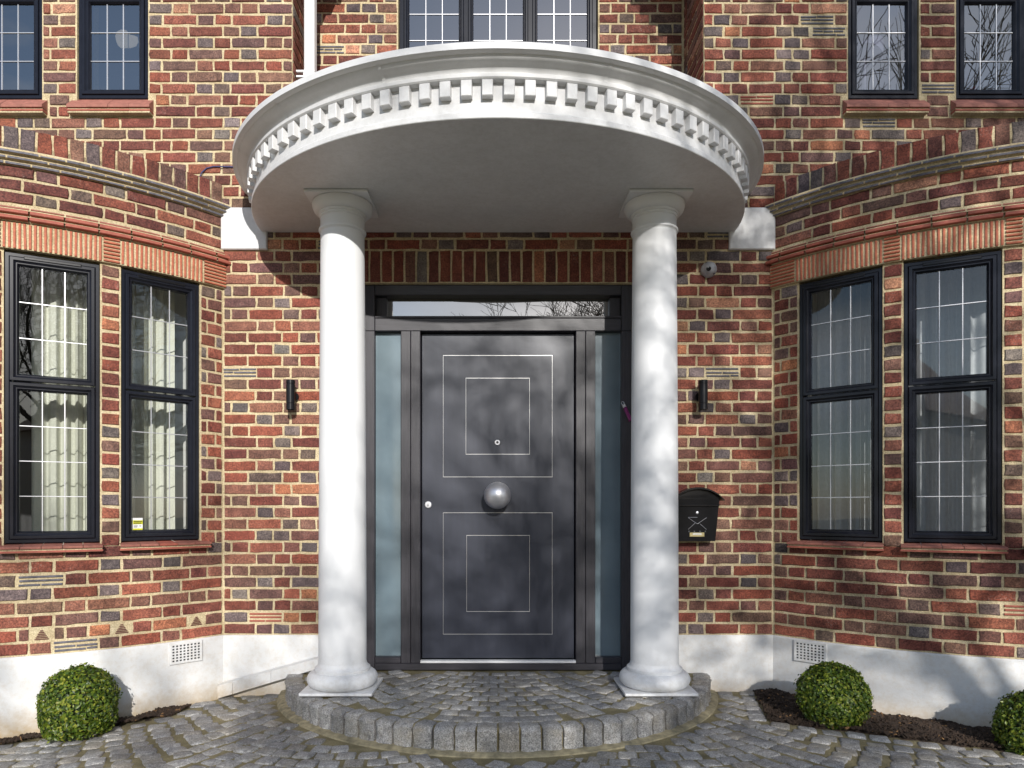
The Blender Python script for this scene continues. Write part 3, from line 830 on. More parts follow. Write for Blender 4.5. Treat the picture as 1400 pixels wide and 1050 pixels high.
    for i in range(nc+1):
        x = -hw+.012+i*px_; m.box(x-px_*.20, x+px_*.20, -.005, .010, -hh+.012, hh-.012)
    for j in range(nr+1):
        z = -hh+.012+j*pz_; m.box(-hw+.012, hw-.012, -.0048, .0102, z-pz_*.22, z+pz_*.22)
    v = m.build('air_brick', 'white_masonry_paint', b, None, c, -side*pm)
    m = MB(); m.box(-hw+.01, hw-.01, .0005, .0015, -hh+.01, hh-.01); m.build('vent_shade_sheet', 'dark_gap', v)  # near-black sheet behind the bars paints the shade inside the holes
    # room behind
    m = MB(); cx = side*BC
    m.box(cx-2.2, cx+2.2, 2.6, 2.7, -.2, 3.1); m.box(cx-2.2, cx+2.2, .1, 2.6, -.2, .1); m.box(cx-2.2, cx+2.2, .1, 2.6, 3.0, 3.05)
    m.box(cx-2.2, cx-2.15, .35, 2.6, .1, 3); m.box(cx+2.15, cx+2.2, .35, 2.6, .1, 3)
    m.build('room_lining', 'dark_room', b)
    return b
extraL = [(R(6.8), R(18.8)), (R(-8), R(4)), (R(-22.8), R(-10.8)), (R(-37.6), R(-25.6))]
bay(-1, [(R(21.6), R(33.6)), (R(36.4), R(48.2))]+extraL, 'left curved brick bay with two leaded black casement windows', 41)
bay(1, [(R(20.4), R(32.65)), (R(35.4), R(47.8))]+[(a-R(1), b_-R(1)) for a, b_ in extraL], 'right curved brick bay under broken tree shade with leaded windows', 51)

# curtains
def curtain(name, side, p0, p1, rad, mat, label, seed, pleat=.075, amp=.022, z0=.93, z1=2.66):
    r = random.Random(seed); m = MB(); u0, u1 = p0*rad, p1*rad; n = int((u1-u0)/.006); V = []; F = []; ph = 0; prev = u0
    cols = []
    for i in range(n+1):
        u = u0+(u1-u0)*i/n; ph += .006/pleat*2*pi*(1+.35*sin(u*13+seed)); cols.append((u, ph))
    for (u, ph) in cols:
        for z in (z0, (z0+z1)/2, z1):
            a = amp*(1+.25*sin(z*1.3+u*5)); q = rad+a*sin(ph)+a*.3*sin(2.3*ph)
            V.append(bay_pt(side, u/rad, q, z))
    for i in range(n):
        for k in range(2): F.append((i*3+k, i*3+k+1, (i+1)*3+k+1, (i+1)*3+k))
    m.add(V, F); me_o = m.build(name, mat, None, 80); tag(me_o, label, 'curtain'); return me_o
curtain('curtain', -1, R(23.5), R(35), BR-.32, 'curtain_cloth', 'pale sage curtain pleats behind the outer window of the left bay', 1)
curtain('curtain', -1, R(36.3), R(47), BR-.30, 'curtain_cloth', 'pale sage curtain pleats behind the window with the yellow sticker', 2)
curtain('curtain', 1, R(18), R(34), BR-.42, 'voile_cloth', 'dark grey sheer curtain behind the outer window of the right bay', 3, .09)
curtain('curtain', 1, R(36), R(50), BR-.42, 'voile_cloth', 'grey sheer curtain behind the inner window of the right bay', 4, .08)
# yellow window sticker
pmid = R(42.3); rad = BR*cos(R(5.9))-.012-.022
st = thing('window_sticker', 'small yellow and white sticker inside the lower left window corner', 'sticker', bay_pt(-1, pmid, rad-.004, 1.043), pmid)
m = MB(); m.box(-.155, -.100, -.003, 0, .004, .08); m.build('backing', 'white_plastic_and_glint', st)
m = MB(); m.box(-.154, -.101, -.0045, -.0032, .042, .066); m.box(-.154, -.101, -.0045, -.0032, .005, .017); m.build('yellow_band', 'yellow_sticker', st)
m = MB(); rr = random.Random(3)
for zz in (.0595, .049):
    x = -.150
    while x < -.108: l = rr.uniform(.003, .006); m.box(x, x+l, -.006, -.0047, zz-.003, zz+.003); x += l+.0015
m.box(-.15, -.128, -.0045, -.0035, .031, .034); m.box(-.15, -.13, -.0045, -.0035, .024, .027); m.box(-.12, -.108, -.0045, -.0035, .03, .033)
m.build('print', 'sticker_ink', st)

# ================================================================== upper walls
UZ = 3.134; UC = .0745
def upper(side, wins, lab, seed):
    r = random.Random(seed); wl = thing('upper_wall', lab, 'wall')
    X0, X1, ZT = 1.335, 4.9, 5.3; WB, WT = 3.856, 5.05
    m = MB()
    def bx_(a, b_, z0, z1):
        xa, xb = sorted((side*a, side*b_)); m.box(xa, xb, .006, .25, z0, z1)
    bx_(X0+.006, X1, UZ, WB-.06); bx_(X0+.006, X1, WT, ZT)
    e = [X0+.006]+[v for q in wins for v in q]+[X1]
    for i in range(0, len(e), 2): bx_(e[i], e[i+1], WB-.06, WT)
    m.box(*sorted((side*(X0+.006), side*(X0+.25))), .25, .49, UZ+.11, ZT)
    m.build('mortar_bed', 'lime_mortar', wl)
    Wl = Wall(wl)
    rows_ = [UZ+UC*(k+.5) for k in range(int((ZT-UZ)/UC))]
    def sp(z):
        if WB < z < WT:
            S = [(e[i]+(.003 if i else -.003), e[i+1]-.003) for i in range(0, len(e), 2)]
        elif WB-.115 < z <= WB:
            S = []; cur = X0+.003
            for q in wins: S.append((cur, q[0]-.045)); cur = q[1]+.045
            S.append((cur, X1))
        else: S = [(X0+.003, X1)]
        if side < 0: S = [(-b_, -a) for a, b_ in S]
        return S
    def hid(loc):
        x, z = abs(loc[0]), loc[2]
        return (z < 3.25 and x > 1.85) 
    fillwall(Wl, rows_, sp, 'SHH' if side < 0 else 'SHSHH', lambda u, z: ((u, 0, z), 0), r, .05, hid=hid, off0=.06, tone=.97)
    # return face into the recess
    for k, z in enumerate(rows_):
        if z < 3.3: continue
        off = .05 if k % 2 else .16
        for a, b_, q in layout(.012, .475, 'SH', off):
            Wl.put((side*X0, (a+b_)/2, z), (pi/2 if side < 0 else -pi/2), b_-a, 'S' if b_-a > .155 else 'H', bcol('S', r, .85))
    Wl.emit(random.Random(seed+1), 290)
    for q in wins:
        cx = side*(q[0]+q[1])/2; W_ = q[1]-q[0]-.006; H_ = WT-WB-.004; of = .026
        win = window('window', wl, W_, H_, [(-W_/2+of, W_/2-of, of, .675, 3, 3), (-W_/2+of, W_/2-of, .683, H_-of, 3, 2)], (cx, .016, WB+.002), 0, 'coated_glass', False, of, .044)
        hwid = W_/2+.04; n = 4
        for lay, (o, z0, z1, zb, mt) in enumerate(((.052, -.092, -.070, -.006, 'sill_tile'), (.044, -.112, -.099, -.099, 'red_tile'))):
            for i in range(n):
                a = -hwid+2*hwid*i/n+.001; b_ = -hwid+2*hwid*(i+1)/n-.001; y0 = -o-.016+r.gauss(0, .001)
                t = MB(); t.add([(a, y0, z0), (b_, y0, z0), (b_, .0, z0), (a, .0, z0), (a, y0, z1-.003), (b_, y0, z1-.003), (b_, y0+.004, z1), (a, y0+.004, z1), (b_, .0, zb), (a, .0, zb)],
                                [(0, 1, 5, 4), (4, 5, 6, 7), (7, 6, 8, 9), (0, 3, 2, 1), (0, 4, 7, 9, 3), (1, 2, 8, 6, 5), (2, 3, 9, 8)]); t.build('sill_tile', mt, win)
        t = MB(); t.box(-hwid+.004, hwid-.004, -.056, .0, -.122, -.0925); t.build('sill_bed', 'lime_mortar', win)
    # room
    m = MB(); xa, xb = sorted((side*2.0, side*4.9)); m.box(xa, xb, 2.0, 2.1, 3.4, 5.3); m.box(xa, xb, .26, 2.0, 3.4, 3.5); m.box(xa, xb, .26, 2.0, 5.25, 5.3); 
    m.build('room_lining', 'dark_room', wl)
    return wl
WINB = (2.281, 2.745); WINA = (2.972, 3.436)
upper(-1, [WINB, WINA], 'sunlit upper brick wall left of the canopy with two windows', 61)
upper(1, [WINB, (2.985, 3.449)], 'shaded upper brick wall right of the canopy with two windows', 71)
# centre recess
cw = thing('recessed_wall', 'set-back upper brick wall with a three-light window above the canopy', 'wall')
r = random.Random(81); CY = .48; m = MB(); cb, ct, ch = 3.95, 5.25, .722
for s in (-1, 1): m.box(*sorted((s*ch, s*1.60)), CY+.006, CY+.2, 3.24, 5.5)
m.box(-ch, ch, CY+.006, CY+.2, 3.24, cb); m.box(-ch, ch, CY+.006, CY+.2, ct, 5.5); m.build('mortar_bed', 'lime_mortar', cw)
Wl = Wall(cw); rows_ = [3.262+UC*(k+.5) for k in range(29)]
fillwall(Wl, rows_, lambda z: [(-1.33, -ch-.003), (ch+.003, 1.33)] if cb-.01 < z < ct else [(-1.33, 1.33)], 'SHH', lambda u, z: ((u, CY, z), 0), r, .07, hid=lambda l: l[2] < 4.2 or l[2] > 4.95, off0=.02)
Wl.emit(random.Random(82), 290)
WW = 2*ch-.006; of = .035; t3 = (WW-2*of-2*.035)/3; L = []
for i in range(3):
    x0 = -WW/2+of+i*(t3+.035); L.append((x0, x0+t3, of, ct-cb-of-.004, 3, 6))
mull = [(-WW/2+of+t3+i*(t3+.035), -WW/2+of+t3+.035+i*(t3+.035), -.004, .06, of, ct-cb-of-.004) for i in range(2)]
window('window', cw, WW, ct-cb-.004, L, (0, CY+.05, cb+.002), 0, 'coated_glass', False, of, .036, mull)
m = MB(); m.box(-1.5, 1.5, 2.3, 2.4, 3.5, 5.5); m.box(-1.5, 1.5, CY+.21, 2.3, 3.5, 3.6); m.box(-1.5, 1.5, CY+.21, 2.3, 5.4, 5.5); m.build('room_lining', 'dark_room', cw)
m = MB(); m.box(-1.335, 1.335, .0, CY+.005, 3.243, 3.262); m.build('lead_flashing', 'lead_roof', cw)
# stepped brick corbels that close the recess towards the eaves (above the picture)
for s in (-1, 1):
    cbn = MB()
    for k in range(12):
        z0 = 4.72+k*.0745; wd = .03+k*.066
        xa, xb = sorted((s*1.34, s*(1.34-wd))); cbn.box(xa, xb, -.001, .2, z0+.004, z0+.071, None, bcol('S', r))
        cbn.box(xa+.004, xb-.004, .004, .19, z0-.004, z0+.075, None, (.5, .4, .24))
    cbn.build('corbel', 'fired_brick_mass', cw)

# things seen inside the upper windows
m = MB(); pts = [(0, .0), (.035, .012), (.05, .04), (.045, .075), (.02, .085), (-.005, .09), (-.03, .12), (-.065, .125), (-.095, .11), (-.105, .08), (-.098, .045), (-.085, .015), (-.06, -.004), (-.03, -.006)]
V = [(x, 0, z) for x, z in pts]+[(x, .003, z) for x, z in pts]; n = len(pts)
m.add(V, [tuple(range(n)), tuple(range(2*n-1, n-1, -1))]+[(i, (i+1) % n, n+(i+1) % n, n+i) for i in range(n)])
o = m.build('paper_cutout', 'cream_sticker', None, None, (-2.46, .13, 4.265)); tag(o, 'cream paper cutout stuck inside the upper left window', 'cutout')
m = MB(); m.lathe([(.10, 0), (.055, .11)], 20, None, cap=False); m.v = [(x, y, z) for x, y, z in m.v]
la = thing('lamp', 'slim lamp with a lilac shade behind the upper right window', 'lamp', (2.56, .28, 3.6))
m.build('lamp_shade', 'lilac_shade', la, 60, (0, 0, .72)).rotation_euler = (0, .5, 0)
m = MB(); m.tube([(-.03, 0, .0), (-.03, 0, .76)], .012, 8); m.build('stem', 'lilac_shade', la)
m = MB(); m.lathe([(.08, 0), (.08, .03), (.02, .05)], 20); m.build('base', 'lilac_shade', la, 40)
bx = thing('basket', 'white toy basket with a handle on the far left upper sill', 'basket', (-3.13, .16, 3.86))
m = MB(); m.bbox(-.08, .06, 0, .05, 0, .035, .006); m.build('tub', 'white_plastic_and_glint', bx)
m = MB(); m.tube([(-.04, .02, .035), (-.03, .02, .06), (.0, .02, .068), (.03, .02, .06), (.045, .02, .035)], .005, 6); m.build('handle', 'white_plastic_and_glint', bx)
m = MB(); m.bbox(-.012, .012, 0, .01, 0, .17, .002); o = m.build('book', 'white_plastic_and_glint', None, None, (3.07, .15, 3.90)); tag(o, 'white book standing on the sill of the far right upper window', 'book')
tb = thing('toy_frame', 'pink toy frame on the sill of the far right upper window', 'toy', (3.22, .17, 3.90))
m = MB(); m.tube([(-.1, 0, .06), (.0, 0, .13), (.02, 0, .0)], .006, 6); m.build('rail', 'red_plastic', tb)

# ================================================================== canopy
cp = thing('canopy', 'white half-round entrance canopy with a row of dentils', 'canopy', (0, 0, 0))
CA, CB = 1.53, 1.31
def ell(off, t):     # t 0..pi  left to right along the front
    a, b_ = CA, CB
    x = -a*cos(t); y = -b_*sin(t); nx_, ny_ = x/a/a, y/b_/b_; l = sqrt(nx_*nx_+ny_*ny_)
    return x+nx_/l*off, y+ny_/l*off
Z = CAMZ
prof = [(-.03, 1.805), (.004, 1.805), (.007, 1.808), (.007, 1.831), (.004, 1.835), (-.007, 1.838), (-.005, 1.972), (.028, 1.974), (.034, 1.980), (.034, 1.996), (.026, 2.0), (.024, 2.004),
        (.026, 2.010), (.032, 2.018), (.042, 2.025), (.056, 2.030), (.070, 2.035), (.080, 2.042), (.086, 2.050), (.104, 2.052), (.112, 2.056), (.112, 2.086), (.106, 2.091), (-.02, 2.093)]
def sweep(prof, t0, t1, n):
    m = MB(); V = []; F = []; k = len(prof)
    for i in range(n+1):
        t = t0+(t1-t0)*i/n
        for o, z in prof:
            x, y = ell(o, t); V.append((x, min(y, -.001), z+Z))
    for i in range(n):
        for a in range(k-1): F.append((i*k+a, i*k+a+1, (i+1)*k+a+1, (i+1)*k+a))
    m.add(V, F); return m
sweep(prof, 0, pi, 140).build('cornice', 'white_gloss_paint', cp, 28)
def disc(off, z, name, mat):
    m = MB(); V = []; n = 100
    for i in range(n+1):
        x, y = ell(off, pi*i/n); V.append((x, min(y, -.001), z+Z))
    m.add(V, [tuple(range(n+1))]); return m.build(name, mat, cp)
disc(-.028, 1.806, 'soffit', 'white_gloss_paint'); disc(-.018, 2.0925, 'roof_covering', 'lead_roof')
# arc-length table for the dentils
T = [pi*i/2000 for i in range(2001)]; S = [0]
for a, b_ in zip(T, T[1:]):
    x0, y0 = ell(0, a); x1, y1 = ell(0, b_); S.append(S[-1]+sqrt((x1-x0)**2+(y1-y0)**2))
nd = 46; dm = MB(); dm.bbox(-.0255, .0255, -.034, .0035, -.037, .037, .003); dme = dm.mesh('dentil', 'white_gloss_paint')
import bisect
def at_s(s):
    i = min(max(bisect.bisect(S, s), 1), 2000); return T[i]
for k in range(nd):
    t = at_s(S[-1]*(k+.5)/nd); x, y = ell(-.005, t); x2, y2 = ell(.1, t); a = atan2(x2-x, -(y2-y))
    place(dme, 'dentil', cp, (x, y, Z+1.935), a)
for t in (.42, .80, 1.22, 1.9, 2.33, 2.75):
    q = [(o+.0035, z) for o, z in prof[10:20]]; sweep(q, t-.006, t+.006, 2).build('cornice_joint', 'white_gloss_paint', cp, 60)

# ================================================================== columns
def column(x, lab):
    c = thing('column', lab, 'column', (x, -.44, SZ+.006), 0, 'white round columns holding up the canopy')
    m = MB(); m.bbox(-.205, .205, -.19, .19, 0, .016, .003); m.build('plinth', 'column_paint', c)
    m = MB(); P_ = [(.165, .015)]
    for i in range(13):
        a = -pi/2+pi*i/12; P_.append((.158+.046*cos(a), .062+.046*sin(a)))
    P_ += [(.157, .110), (.160, .113), (.160, .126), (.156, .129), (.148, .134), (.142, .144), (.139, .158)]
    m.lathe(P_, 64); m.build('base_moulding', 'column_paint', c, 35)
    m = MB(); h = 2.66; P_ = []
    for i in range(21):
        t = i/20; P_.append((.1385-.0125*(t**1.6), .157+(h-.157)*t))
    m.lathe(P_, 64); m.build('shaft', 'column_paint', c, 50)
    m = MB(); P_ = [(.127, h-.001), (.130, h+.004)]
    for i in range(7):
        a = -pi/2+pi*i/6; P_.append((.129+.008*cos(a), h+.014+.010*sin(a)))
    P_ += [(.1265, h+.028), (.1265, h+.082), (.131, h+.086), (.131, h+.098), (.137, h+.101), (.138, h+.108)]
    for i in range(9):
        a = pi*.5*i/8; P_.append((.138+.036*sin(a), h+.112+.052*(1-cos(a))))
    P_ += [(.172, h+.172), (.165, h+.176)]
    m.lathe(P_, 64); m.build('capital', 'column_paint', c, 35)
    m = MB(); m.bbox(-.180, .180, -.175, .175, h+.175, Z+1.805-SZ-.007, .003); m.build('abacus', 'column_paint', c)
    return c
column(-.913, 'fully sunlit white column left of the door beneath the canopy'); column(.918, 'dappled white column right of the door, next to the post box')

# ================================================================== front door
fd = thing('front_door', 'dark grey front door with silver inlay rectangles and round steel knob', 'door', (0, .035, SZ))
def memb(x0, x1, z0, z1, y0=0, y1=.13, mat='frame_woodgrain', nm='door_frame'):
    m = MB(); m.bbox(x0, x1, y0, y1, z0-SZ, z1-SZ, .003); return m.build(nm, mat, fd)
zt0, zt1 = 2.347, 2.443
for s in (-1, 1):
    memb(*sorted((s*.81, s*.899)), SZ, zt0-.001, nm='outer_post')
    memb(*sorted((s*.81, s*.899)), zt0, 2.648, nm='upper_post')
    memb(*sorted((s*.575, s*.638)), SZ+.045, zt0-.001, nm='mullion'); memb(*sorted((s*.511, s*.573)), SZ+.045, zt0-.001, nm='jamb')
    memb(*sorted((s*.640, s*.808)), SZ+.045, SZ+.085, 0, .12, 'frame_woodgrain_flat', 'sidelight_rail')
    memb(*sorted((s*.738, s*.808)), zt1+.001, 2.58, .045, .125, nm='fanlight_stile')
memb(-.808, .808, 2.582, 2.648, 0, .13, 'frame_woodgrain_flat', 'head_rail')
memb(-.808, .808, zt0, zt1-.014, 0, .13, 'frame_woodgrain_flat', 'transom_rail')
memb(-.808, .808, zt1-.013, zt1, -.006, .125, 'frame_woodgrain_flat', 'transom_bead')
memb(-.808, .808, SZ+.001, SZ+.044, -.004, .13, 'frame_woodgrain_flat', 'threshold')
m = MB(); m.bbox(-.51, .51, -.002, .04, .046, .062, .002); m.build('threshold_strip', 'white_plastic_and_glint', fd)  # plain white colour stands in for the glint on the silver strip
m = MB(); m.box(-.738, .738, .075, .082, zt1-SZ+.001, 2.581-SZ); m.build('fanlight_pane', 'fanlight_glass', fd)
m = MB(); m.box(-.9, .9, .2, .22, 0, 2.53); m.build('hall_screen', 'dark_room', fd)
for s in (-1, 1):
    m = MB(); xa, xb = sorted((s*.6375, s*.8105)); m.box(xa, xb, .05, .062, .085, zt0-SZ-.001)
    m.build('sidelight_pane', 'frosted_glass', fd)
# leaf with grooved-in strips
lz0, lz1 = .066, zt0-SZ-.006
m = MB(); m.bbox(-.506, .506, .052, .12, lz0, lz1, .003); leaf = m.build('door_leaf', 'door_paint', fd)
SCL = 945/(4.5+.087)
def PX(x): return (x-VPX)/SCL
def PZ(y): return CAMZ-(y-VPY)/SCL-SZ
def strip(x0, x1, z0, z1):
    m = MB(); m.bbox(x0, x1, .0505, .056, z0, z1, .0008); m.build('inlay_strip', 'silver_inlay', leaf)
for (xa, xb, ya, yb) in ((606, 755, 486, 652), (637, 724, 517, 621), (606, 755, 701, 867), (638, 724, 732, 836)):
    x0, x1, z0, z1 = PX(xa), PX(xb), PZ(yb), PZ(ya); t = .0019
    strip(x0-t, x1+t, z0-t, z0+t); strip(x0-t, x1+t, z1-t, z1+t); strip(x0-t*.7, x0+t*.7, z0+t, z1-t); strip(x1-t*.7, x1+t*.7, z0+t, z1-t)
RX = Matrix.Rotation(pi/2, 4, 'X')   # +z -> -y
m = MB(); kz = PZ(677)
def frontlathe(prof, x, z, y, n=40):
    mm = MB(); mm.lathe(prof, n, Matrix.Translation((x, y, z)) @ RX); return mm
P_ = [(.001, .170)]+[(.088*sin(a), .088+.001-.088*-cos(a)*1 if False else .082+.088*cos(a)) for a in [pi*i/22 for i in range(1, 22)]]
ps = [(max(.001, .088*sin(pi*i/24)), .088*cos(pi*i/24)+.095) for i in range(25)]
frontlathe(ps, PX(680), kz-.004, .052).build('round_knob', 'brushed_steel', leaf, 60)
frontlathe([(.03, 0), (.03, .03), (.022, .05)], PX(680), kz-.004, .052).build('knob_stem', 'brushed_steel', leaf, 40)
frontlathe([(.0185, 0), (.0185, .006), (.015, .009), (.001, .009)], PX(680), PZ(605), .052, 24).build('peephole', 'brushed_steel', leaf, 40)
frontlathe([(.009, .009), (.008, .011), (.001, .011)], PX(680), PZ(605), .052, 20).build('peephole_lens', 'dark_gap', leaf, 40)
frontlathe([(.024, 0), (.024, .006), (.020, .010), (.001, .011)], PX(585.5), PZ(690), .052, 24).build('lock', 'brushed_steel', leaf, 40)
m = MB(); m.box(-.002, .002, -.0135, -.0105, -.010, .010); m.build('keyhole', 'dark_gap', leaf, None, (PX(585.5), .052, PZ(690)))
# mezuzah case
mz = thing('mezuzah', 'purple mezuzah case with silver top fixed aslant on the right door post', 'mezuzah', (.848, .03, 1.80))
mz.rotation_euler = (0, -.42, 0)
m = MB(); m.bbox(-.011, .011, -.016, .004, -.05, .045, .005); m.build('case', 'purple_enamel', mz)
m = MB(); m.bbox(-.010, .010, -.015, .004, .047, .068, .004); m.build('top_cap', 'brushed_steel', mz)
m = MB(); m.tube([(-.006, -.004, .068), (-.010, -.004, .08), (0, -.004, .09), (.009, -.004, .08), (.005, -.004, .068)], .0025, 6); m.build('crown', 'brushed_steel', mz)

# ================================================================== fittings on the wall
def wlight(x, lab):
    t = thing('wall_light', lab, 'wall light', (x, 0, 1.905), 0, 'black cylinder wall lights')
    Mx = Matrix.Translation((0, -.085, 0))
    m = MB(); m.lathe([(.024, -.094), (.0285, -.094), (.0285, -.058), (.0265, -.056), (.0265, -.053), (.0285, -.051), (.0285, .066), (.0265, .068), (.0265, .071), (.0285, .073), (.0285, .094), (.024, .094), (.024, .07)], 32, Mx, cap=False); m.build('body', 'black_metal', t, 30)
    m = MB(); m.lathe([(.024, -.08), (.001, -.08)], 24, Mx, cap=False); m.lathe([(.024, .08), (.001, .08)], 24, Mx, cap=False); m.build('lens', 'dark_gap', t)
    m = frontlathe([(.030, -.004), (.030, .016), (.027, .02), (.012, .02), (.012, .062)], 0, 0, 0, 28); m.build('wall_bracket', 'black_metal', t, 35)
wlight(-1.325, 'black cylinder wall light on the sunlit brick left of the door'); wlight(1.31, 'black cylinder wall light above the post box')
sc_ = thing('security_camera', 'grey dome security camera on the brick just right of the column top', 'camera', (1.368, 0, 2.732))
frontlathe([(.050, -.004), (.050, .012), (.048, .026), (.043, .034)], 0, 0, 0).build('base_ring', 'camera_grey', sc_, 35)
ps = [(max(.001, .042*sin(a)), .03+.042*cos(a)) for a in [pi*.5*i/10 for i in range(11)]]
frontlathe(ps, 0, 0, 0).build('ball', 'camera_grey', sc_, 60)
m = MB(); mm = Matrix.Translation((-.014, -.058, -.010)) @ Matrix.Rotation(-.5, 4, 'Z') @ RX
m.lathe([(.017, -.006), (.016, .006), (.013, .010), (.001, .010)], 24, mm); m.build('lens', 'dark_gap', sc_, 40)
for (dx, dz) in ((-.024, .034), (.026, -.034)): frontlathe([(.004, .022), (.004, .038), (.001, .038)], dx, dz, 0, 12).build('screw', 'dark_gap', sc_)

pb = thing('post_box', 'black post box with arched lid and envelope emblem on the brick wall', 'post box', (1.268, 0, .972))
m = MB(); yf0, yf1 = -.105, -.088
V = [(-.118, yf1, 0), (.118, yf1, 0), (.140, yf0, .268), (-.140, yf0, .268), (-.118, -.002, 0), (.118, -.002, 0), (.140, -.002, .268), (-.140, -.002, .268)]
m.add(V, [(0, 1, 2, 3), (5, 4, 7, 6), (0, 3, 7, 4), (1, 5, 6, 2), (0, 4, 5, 1), (3, 2, 6, 7)]); m.build('body', 'black_metal', pb)
m = MB(); n = 24; V = []; 
for k in range(2):
    y = (-.132, -.001)[k]
    for i in range(n+1):
        t = -1+2*i/n; flare = .012*max(0, abs(t)-.75)/.25; z = .275+.068*max(0, cos(t*pi/2*1.02))**.9-flare; V.append((t*.165, y, z))
    for i in range(n, -1, -1):
        t = -1+2*i/n; flare = .012*max(0, abs(t)-.75)/.25; z = .270+.062*max(0, cos(t*pi/2*1.02))**.9-flare; V.append((t*.165, y, z))
q = 2*(n+1); F = [(i, (i+1) % q, q+(i+1) % q, q+i) for i in range(q)]
for k in range(2):
    for i in range(n): F.append((k*q+i, k*q+i+1, k*q+q-2-i, k*q+q-1-i))
m.add(V, F); m.build('lid', 'black_metal', pb, 30)
m = MB(); V = [(-.139, -.104, .266)]; V += [(t*.148, -.106, .268+.064*max(0, cos(t*pi/2*1.02))**.9) for t in [-1+2*i/16 for i in range(17)]]+[(.139, -.104, .266)]
m.add(V+[(x, -.09, z) for x, y, z in V], [tuple(range(19)), tuple(range(37, 18, -1))]+[(i, (i+1) % 19, 19+(i+1) % 19, 19+i) for i in range(19)]); m.build('gable_plate', 'black_metal', pb)
m = MB(); m.bbox(-.138, .138, -.113, -.100, .222, .236, .003); m.build('flap_edge', 'black_metal', pb)
frontlathe([(.009, .09), (.009, .112), (.006, .114), (.001, .114)], 0, .182, .012, 20).build('lock', 'brushed_steel', pb, 40)
m = MB()
for (x0, z0, x1, z1) in ((-.058, .075, -.012, .118), (.012, .118, .058, .150), (-.058, .150, -.012, .118), (.018, .110, .058, .075), (-.058, .152, .0, .152), (-.012, .117, .0, .112), (.012, .117, 0, .112)):
    m.tube([(x0, -.098-.03*z0, z0), (x1, -.098-.03*z1, z1)], .0012, 5)
m.build('envelope_emblem', 'brushed_steel', pb)
m = MB()
for x in (-.052, -.018, .018, .052): m.box(x-.003, x+.003, -.099, -.095, .058, .067)
m.build('emblem_studs', 'lead_roof', pb)
m = MB(); m.bbox(-.047, .047, -.097, -.090, .028, .056, .002); pl_ = m.build('name_plate', 'brass', pb)
m = MB(); m.box(-.028, .028, -.0985, -.0975, .040, .052); m.build('name_card', 'paper', pl_)

dp = thing('downpipe', 'white square downpipe in the left corner above the canopy', 'downpipe', (-1.25, .10, 3.265))
m = MB(); m.bbox(-.034, .034, -.034, .034, 0, 1.9, .008); m.build('pipe', 'white_plastic_and_glint', dp)
m = MB(); m.bbox(-.084, .037, -.037, -.02, .80, .812, .001); m.bbox(-.084, .037, -.037, -.02, .765, .777, .001); m.bbox(-.037, .037, -.038, .038, .775, .80, .003); m.build('bracket', 'white_plastic_and_glint', dp)
m = MB(); m.tube([(-1.94, -.004, 3.338), (-1.925, -.008, 3.365), (-1.895, -.008, 3.392), (-1.85, -.008, 3.403), (-1.78, -.008, 3.402), (-1.70, -.008, 3.400), (-1.5, -.008, 3.40)], .0035, 6)
tag(m.build('cable', 'blue_cable', None, 60), 'thin blue cable crossing the brick left of the canopy edge', 'cable')

# ================================================================== box balls
def box_ball(seed, R_, squash, n=8500):
    r = random.Random(seed); m = MB()
    for i in range(n):
        z = r.uniform(-1, 1); a = r.uniform(0, 2*pi); q = sqrt(1-z*z); d = Vector((q*cos(a), q*sin(a), z))
        lump = 1+.05*noise.noise(d*3+Vector((seed, 0, 0)))+.05*noise.noise(d*11+Vector((0, seed, 0)))
        rr_ = R_*lump*(1-abs(r.gauss(0, .045)))+(.014*r.random() if r.random() < .12 else 0)+(.03*r.random() if r.random() < .012 else 0)
        p = d*rr_
        if squash and p.z < 0:
            hx = sqrt(max(1e-6, p.x*p.x+p.y*p.y)); tgt = R_*lump*.97*(1+.0*p.z); k = 1+.75*(tgt/hx-1) if hx > R_*.35 else 1
            p = Vector((p.x*min(k, 1.6), p.y*min(k, 1.6), p.z))
        nrm = (d+Vector((r.gauss(0, .55), r.gauss(0, .55), r.gauss(0, .55)+.25))).normalized()
        t = nrm.cross(Vector((r.gauss(0, 1), r.gauss(0, 1), r.gauss(0, 1)))).normalized(); b_ = nrm.cross(t)
        L_ = r.uniform(.0065, .0130); w_ = L_*.6
        m.add([p-t*L_, p+b_*w_+nrm*.001, p+t*L_, p-b_*w_+nrm*.001], [(0, 1, 2), (0, 2, 3)])
    me = bpy.data.meshes.new('foliage'); me.from_pydata([tuple(v) for v in m.v], [], m.f); me.materials.append(MAT['box_leaf']); return me
def bush(x, y, z, R_, seed, lab, squash):
    t = thing('box_bush', lab, 'bush', (x, y, gz(x)), 0, 'clipped round box bushes')
    o = bpy.data.objects.new('foliage', box_ball(seed, R_, squash)); COL.objects.link(o); o.parent = t; o.location = (0, 0, z-gz(x))
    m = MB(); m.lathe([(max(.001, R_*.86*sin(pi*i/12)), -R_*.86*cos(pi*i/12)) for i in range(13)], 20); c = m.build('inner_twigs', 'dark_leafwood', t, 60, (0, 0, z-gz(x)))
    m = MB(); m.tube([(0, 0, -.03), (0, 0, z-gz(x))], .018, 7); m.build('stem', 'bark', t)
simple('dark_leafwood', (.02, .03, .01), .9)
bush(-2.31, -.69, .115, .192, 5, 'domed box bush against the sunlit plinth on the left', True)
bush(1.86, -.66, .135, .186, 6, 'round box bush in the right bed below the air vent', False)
bush(2.70, -1.05, .075, .190, 8, 'round box bush cut off by the right edge of the picture', False)

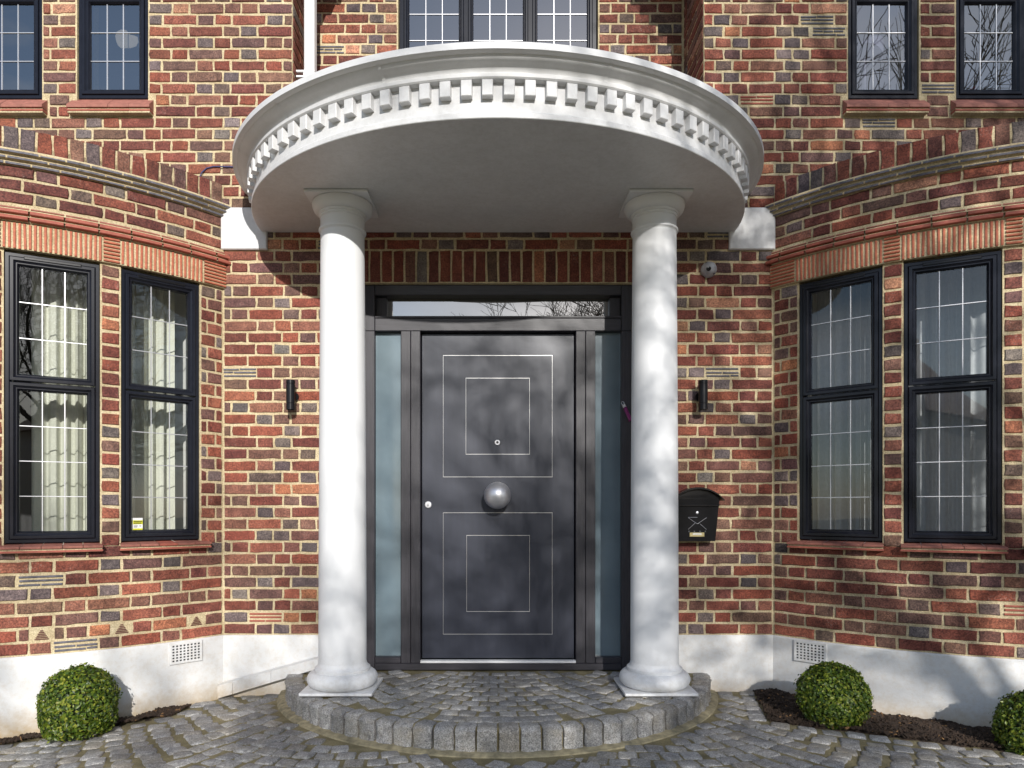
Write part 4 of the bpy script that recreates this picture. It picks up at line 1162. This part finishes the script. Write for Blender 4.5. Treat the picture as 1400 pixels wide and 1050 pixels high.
# ================================================================== across the street: what shades and what the glass reflects
def tree(x, y, h, seed, lab, spread=1.0, levels=6, tw=.006):
    r = random.Random(seed); t = thing('bare_tree', lab, 'tree', (x, y, -.05)); T_ = MB(); B = MB(); cnt = [0]
    def grow(p, d, L_, rad, lev):
        pts = [p]; rads = [rad]; n = 3; q = p.copy(); dd = d.copy()
        for i in range(n):
            dd = (dd+Vector((r.gauss(0, .13), r.gauss(0, .13), r.gauss(0, .09)+.03))).normalized(); q = q+dd*(L_/n); pts.append(q.copy()); rads.append(rad*(1-.42*(i+1)/n))
        (T_ if lev == 0 else B).tube(pts, rads, 7 if lev < 2 else 4 if lev < 4 else 3, False); cnt[0] += 1
        if lev >= levels: return
        k = 4 if lev == 0 else r.choice([3, 4, 4])
        for c in range(k):
            f = 1 if c == 0 else r.uniform(.35, 1); idx = min(n, max(1, round(f*n))); b0 = pts[idx]
            ax = Vector((r.gauss(0, 1), r.gauss(0, 1), r.gauss(0, .6))); ax = (ax-ax.dot(dd)*dd).normalized()
            a = r.uniform(.35, .95)*spread if c else r.uniform(.1, .4)
            nd_ = (dd*cos(a)+ax*sin(a)); nd_.z += .05; grow(b0, nd_.normalized(), L_*r.uniform(.62, .82), max(tw, rads[idx]*(.8 if c == 0 else .6)), lev+1)
    grow(Vector((0, 0, 0)), Vector((.03, .02, 1)), h*.34, h*.022, 0)
    T_.build('trunk', 'bark', t, 60); B.build('crown', 'bark', t); print('tree', cnt[0])
    return t
tree(4.7, -9.0, 10.5, 21, 'tall bare tree in front of the house to the right', 1.05, 6, .008)
tree(6.4, -10.0, 10.5, 25, 'bare tree further right in front of the house', 1.1, 6, .008)
tree(4.6, -17.0, 8.8, 27, 'smaller bare tree set back opposite the door', 1.1, 6, .008)
def house(x, y, w_, rz, lab):
    t = thing('house', lab, 'house', (x, y, -.05), rz)
    m = MB(); m.box(-w_/2, w_/2, -4, 4, 0, 5.2); m.build('walls', 'house_render', t)
    m = MB(); m.add([(-w_/2-.3, -4.3, 5.1), (w_/2+.3, -4.3, 5.1), (w_/2+.3, 4.3, 5.1), (-w_/2-.3, 4.3, 5.1), (-w_/2+2, 0, 8.2), (w_/2-2, 0, 8.2)], [(0, 1, 5, 4), (1, 2, 5), (2, 3, 4, 5), (3, 0, 4), (0, 3, 2, 1)]); m.build('roof', 'roof_tile', t)
    m = MB()
    for i in range(3):
        for z in (.9, 3.4):
            c = -w_/2+w_*(i+.5)/3; m2 = MB(); m2.bbox(c-.7, c+.7, 3.98, 4.04, z, z+1.2, .01); m2.build('window', 'black_metal', t)
    m = MB(); m.box(w_/2-2.6, w_/2-1.9, -.4, .4, 6.5, 9); m.build('chimney', 'roof_tile', t)
house(-13, -30, 11, 0, 'pale rendered house with hipped roof across the street, left'); house(1, -34, 11, 0, 'pale rendered house with hipped roof straight across the street')
house(16, -32, 11, 0, 'pale rendered house with hipped roof across the street, right')
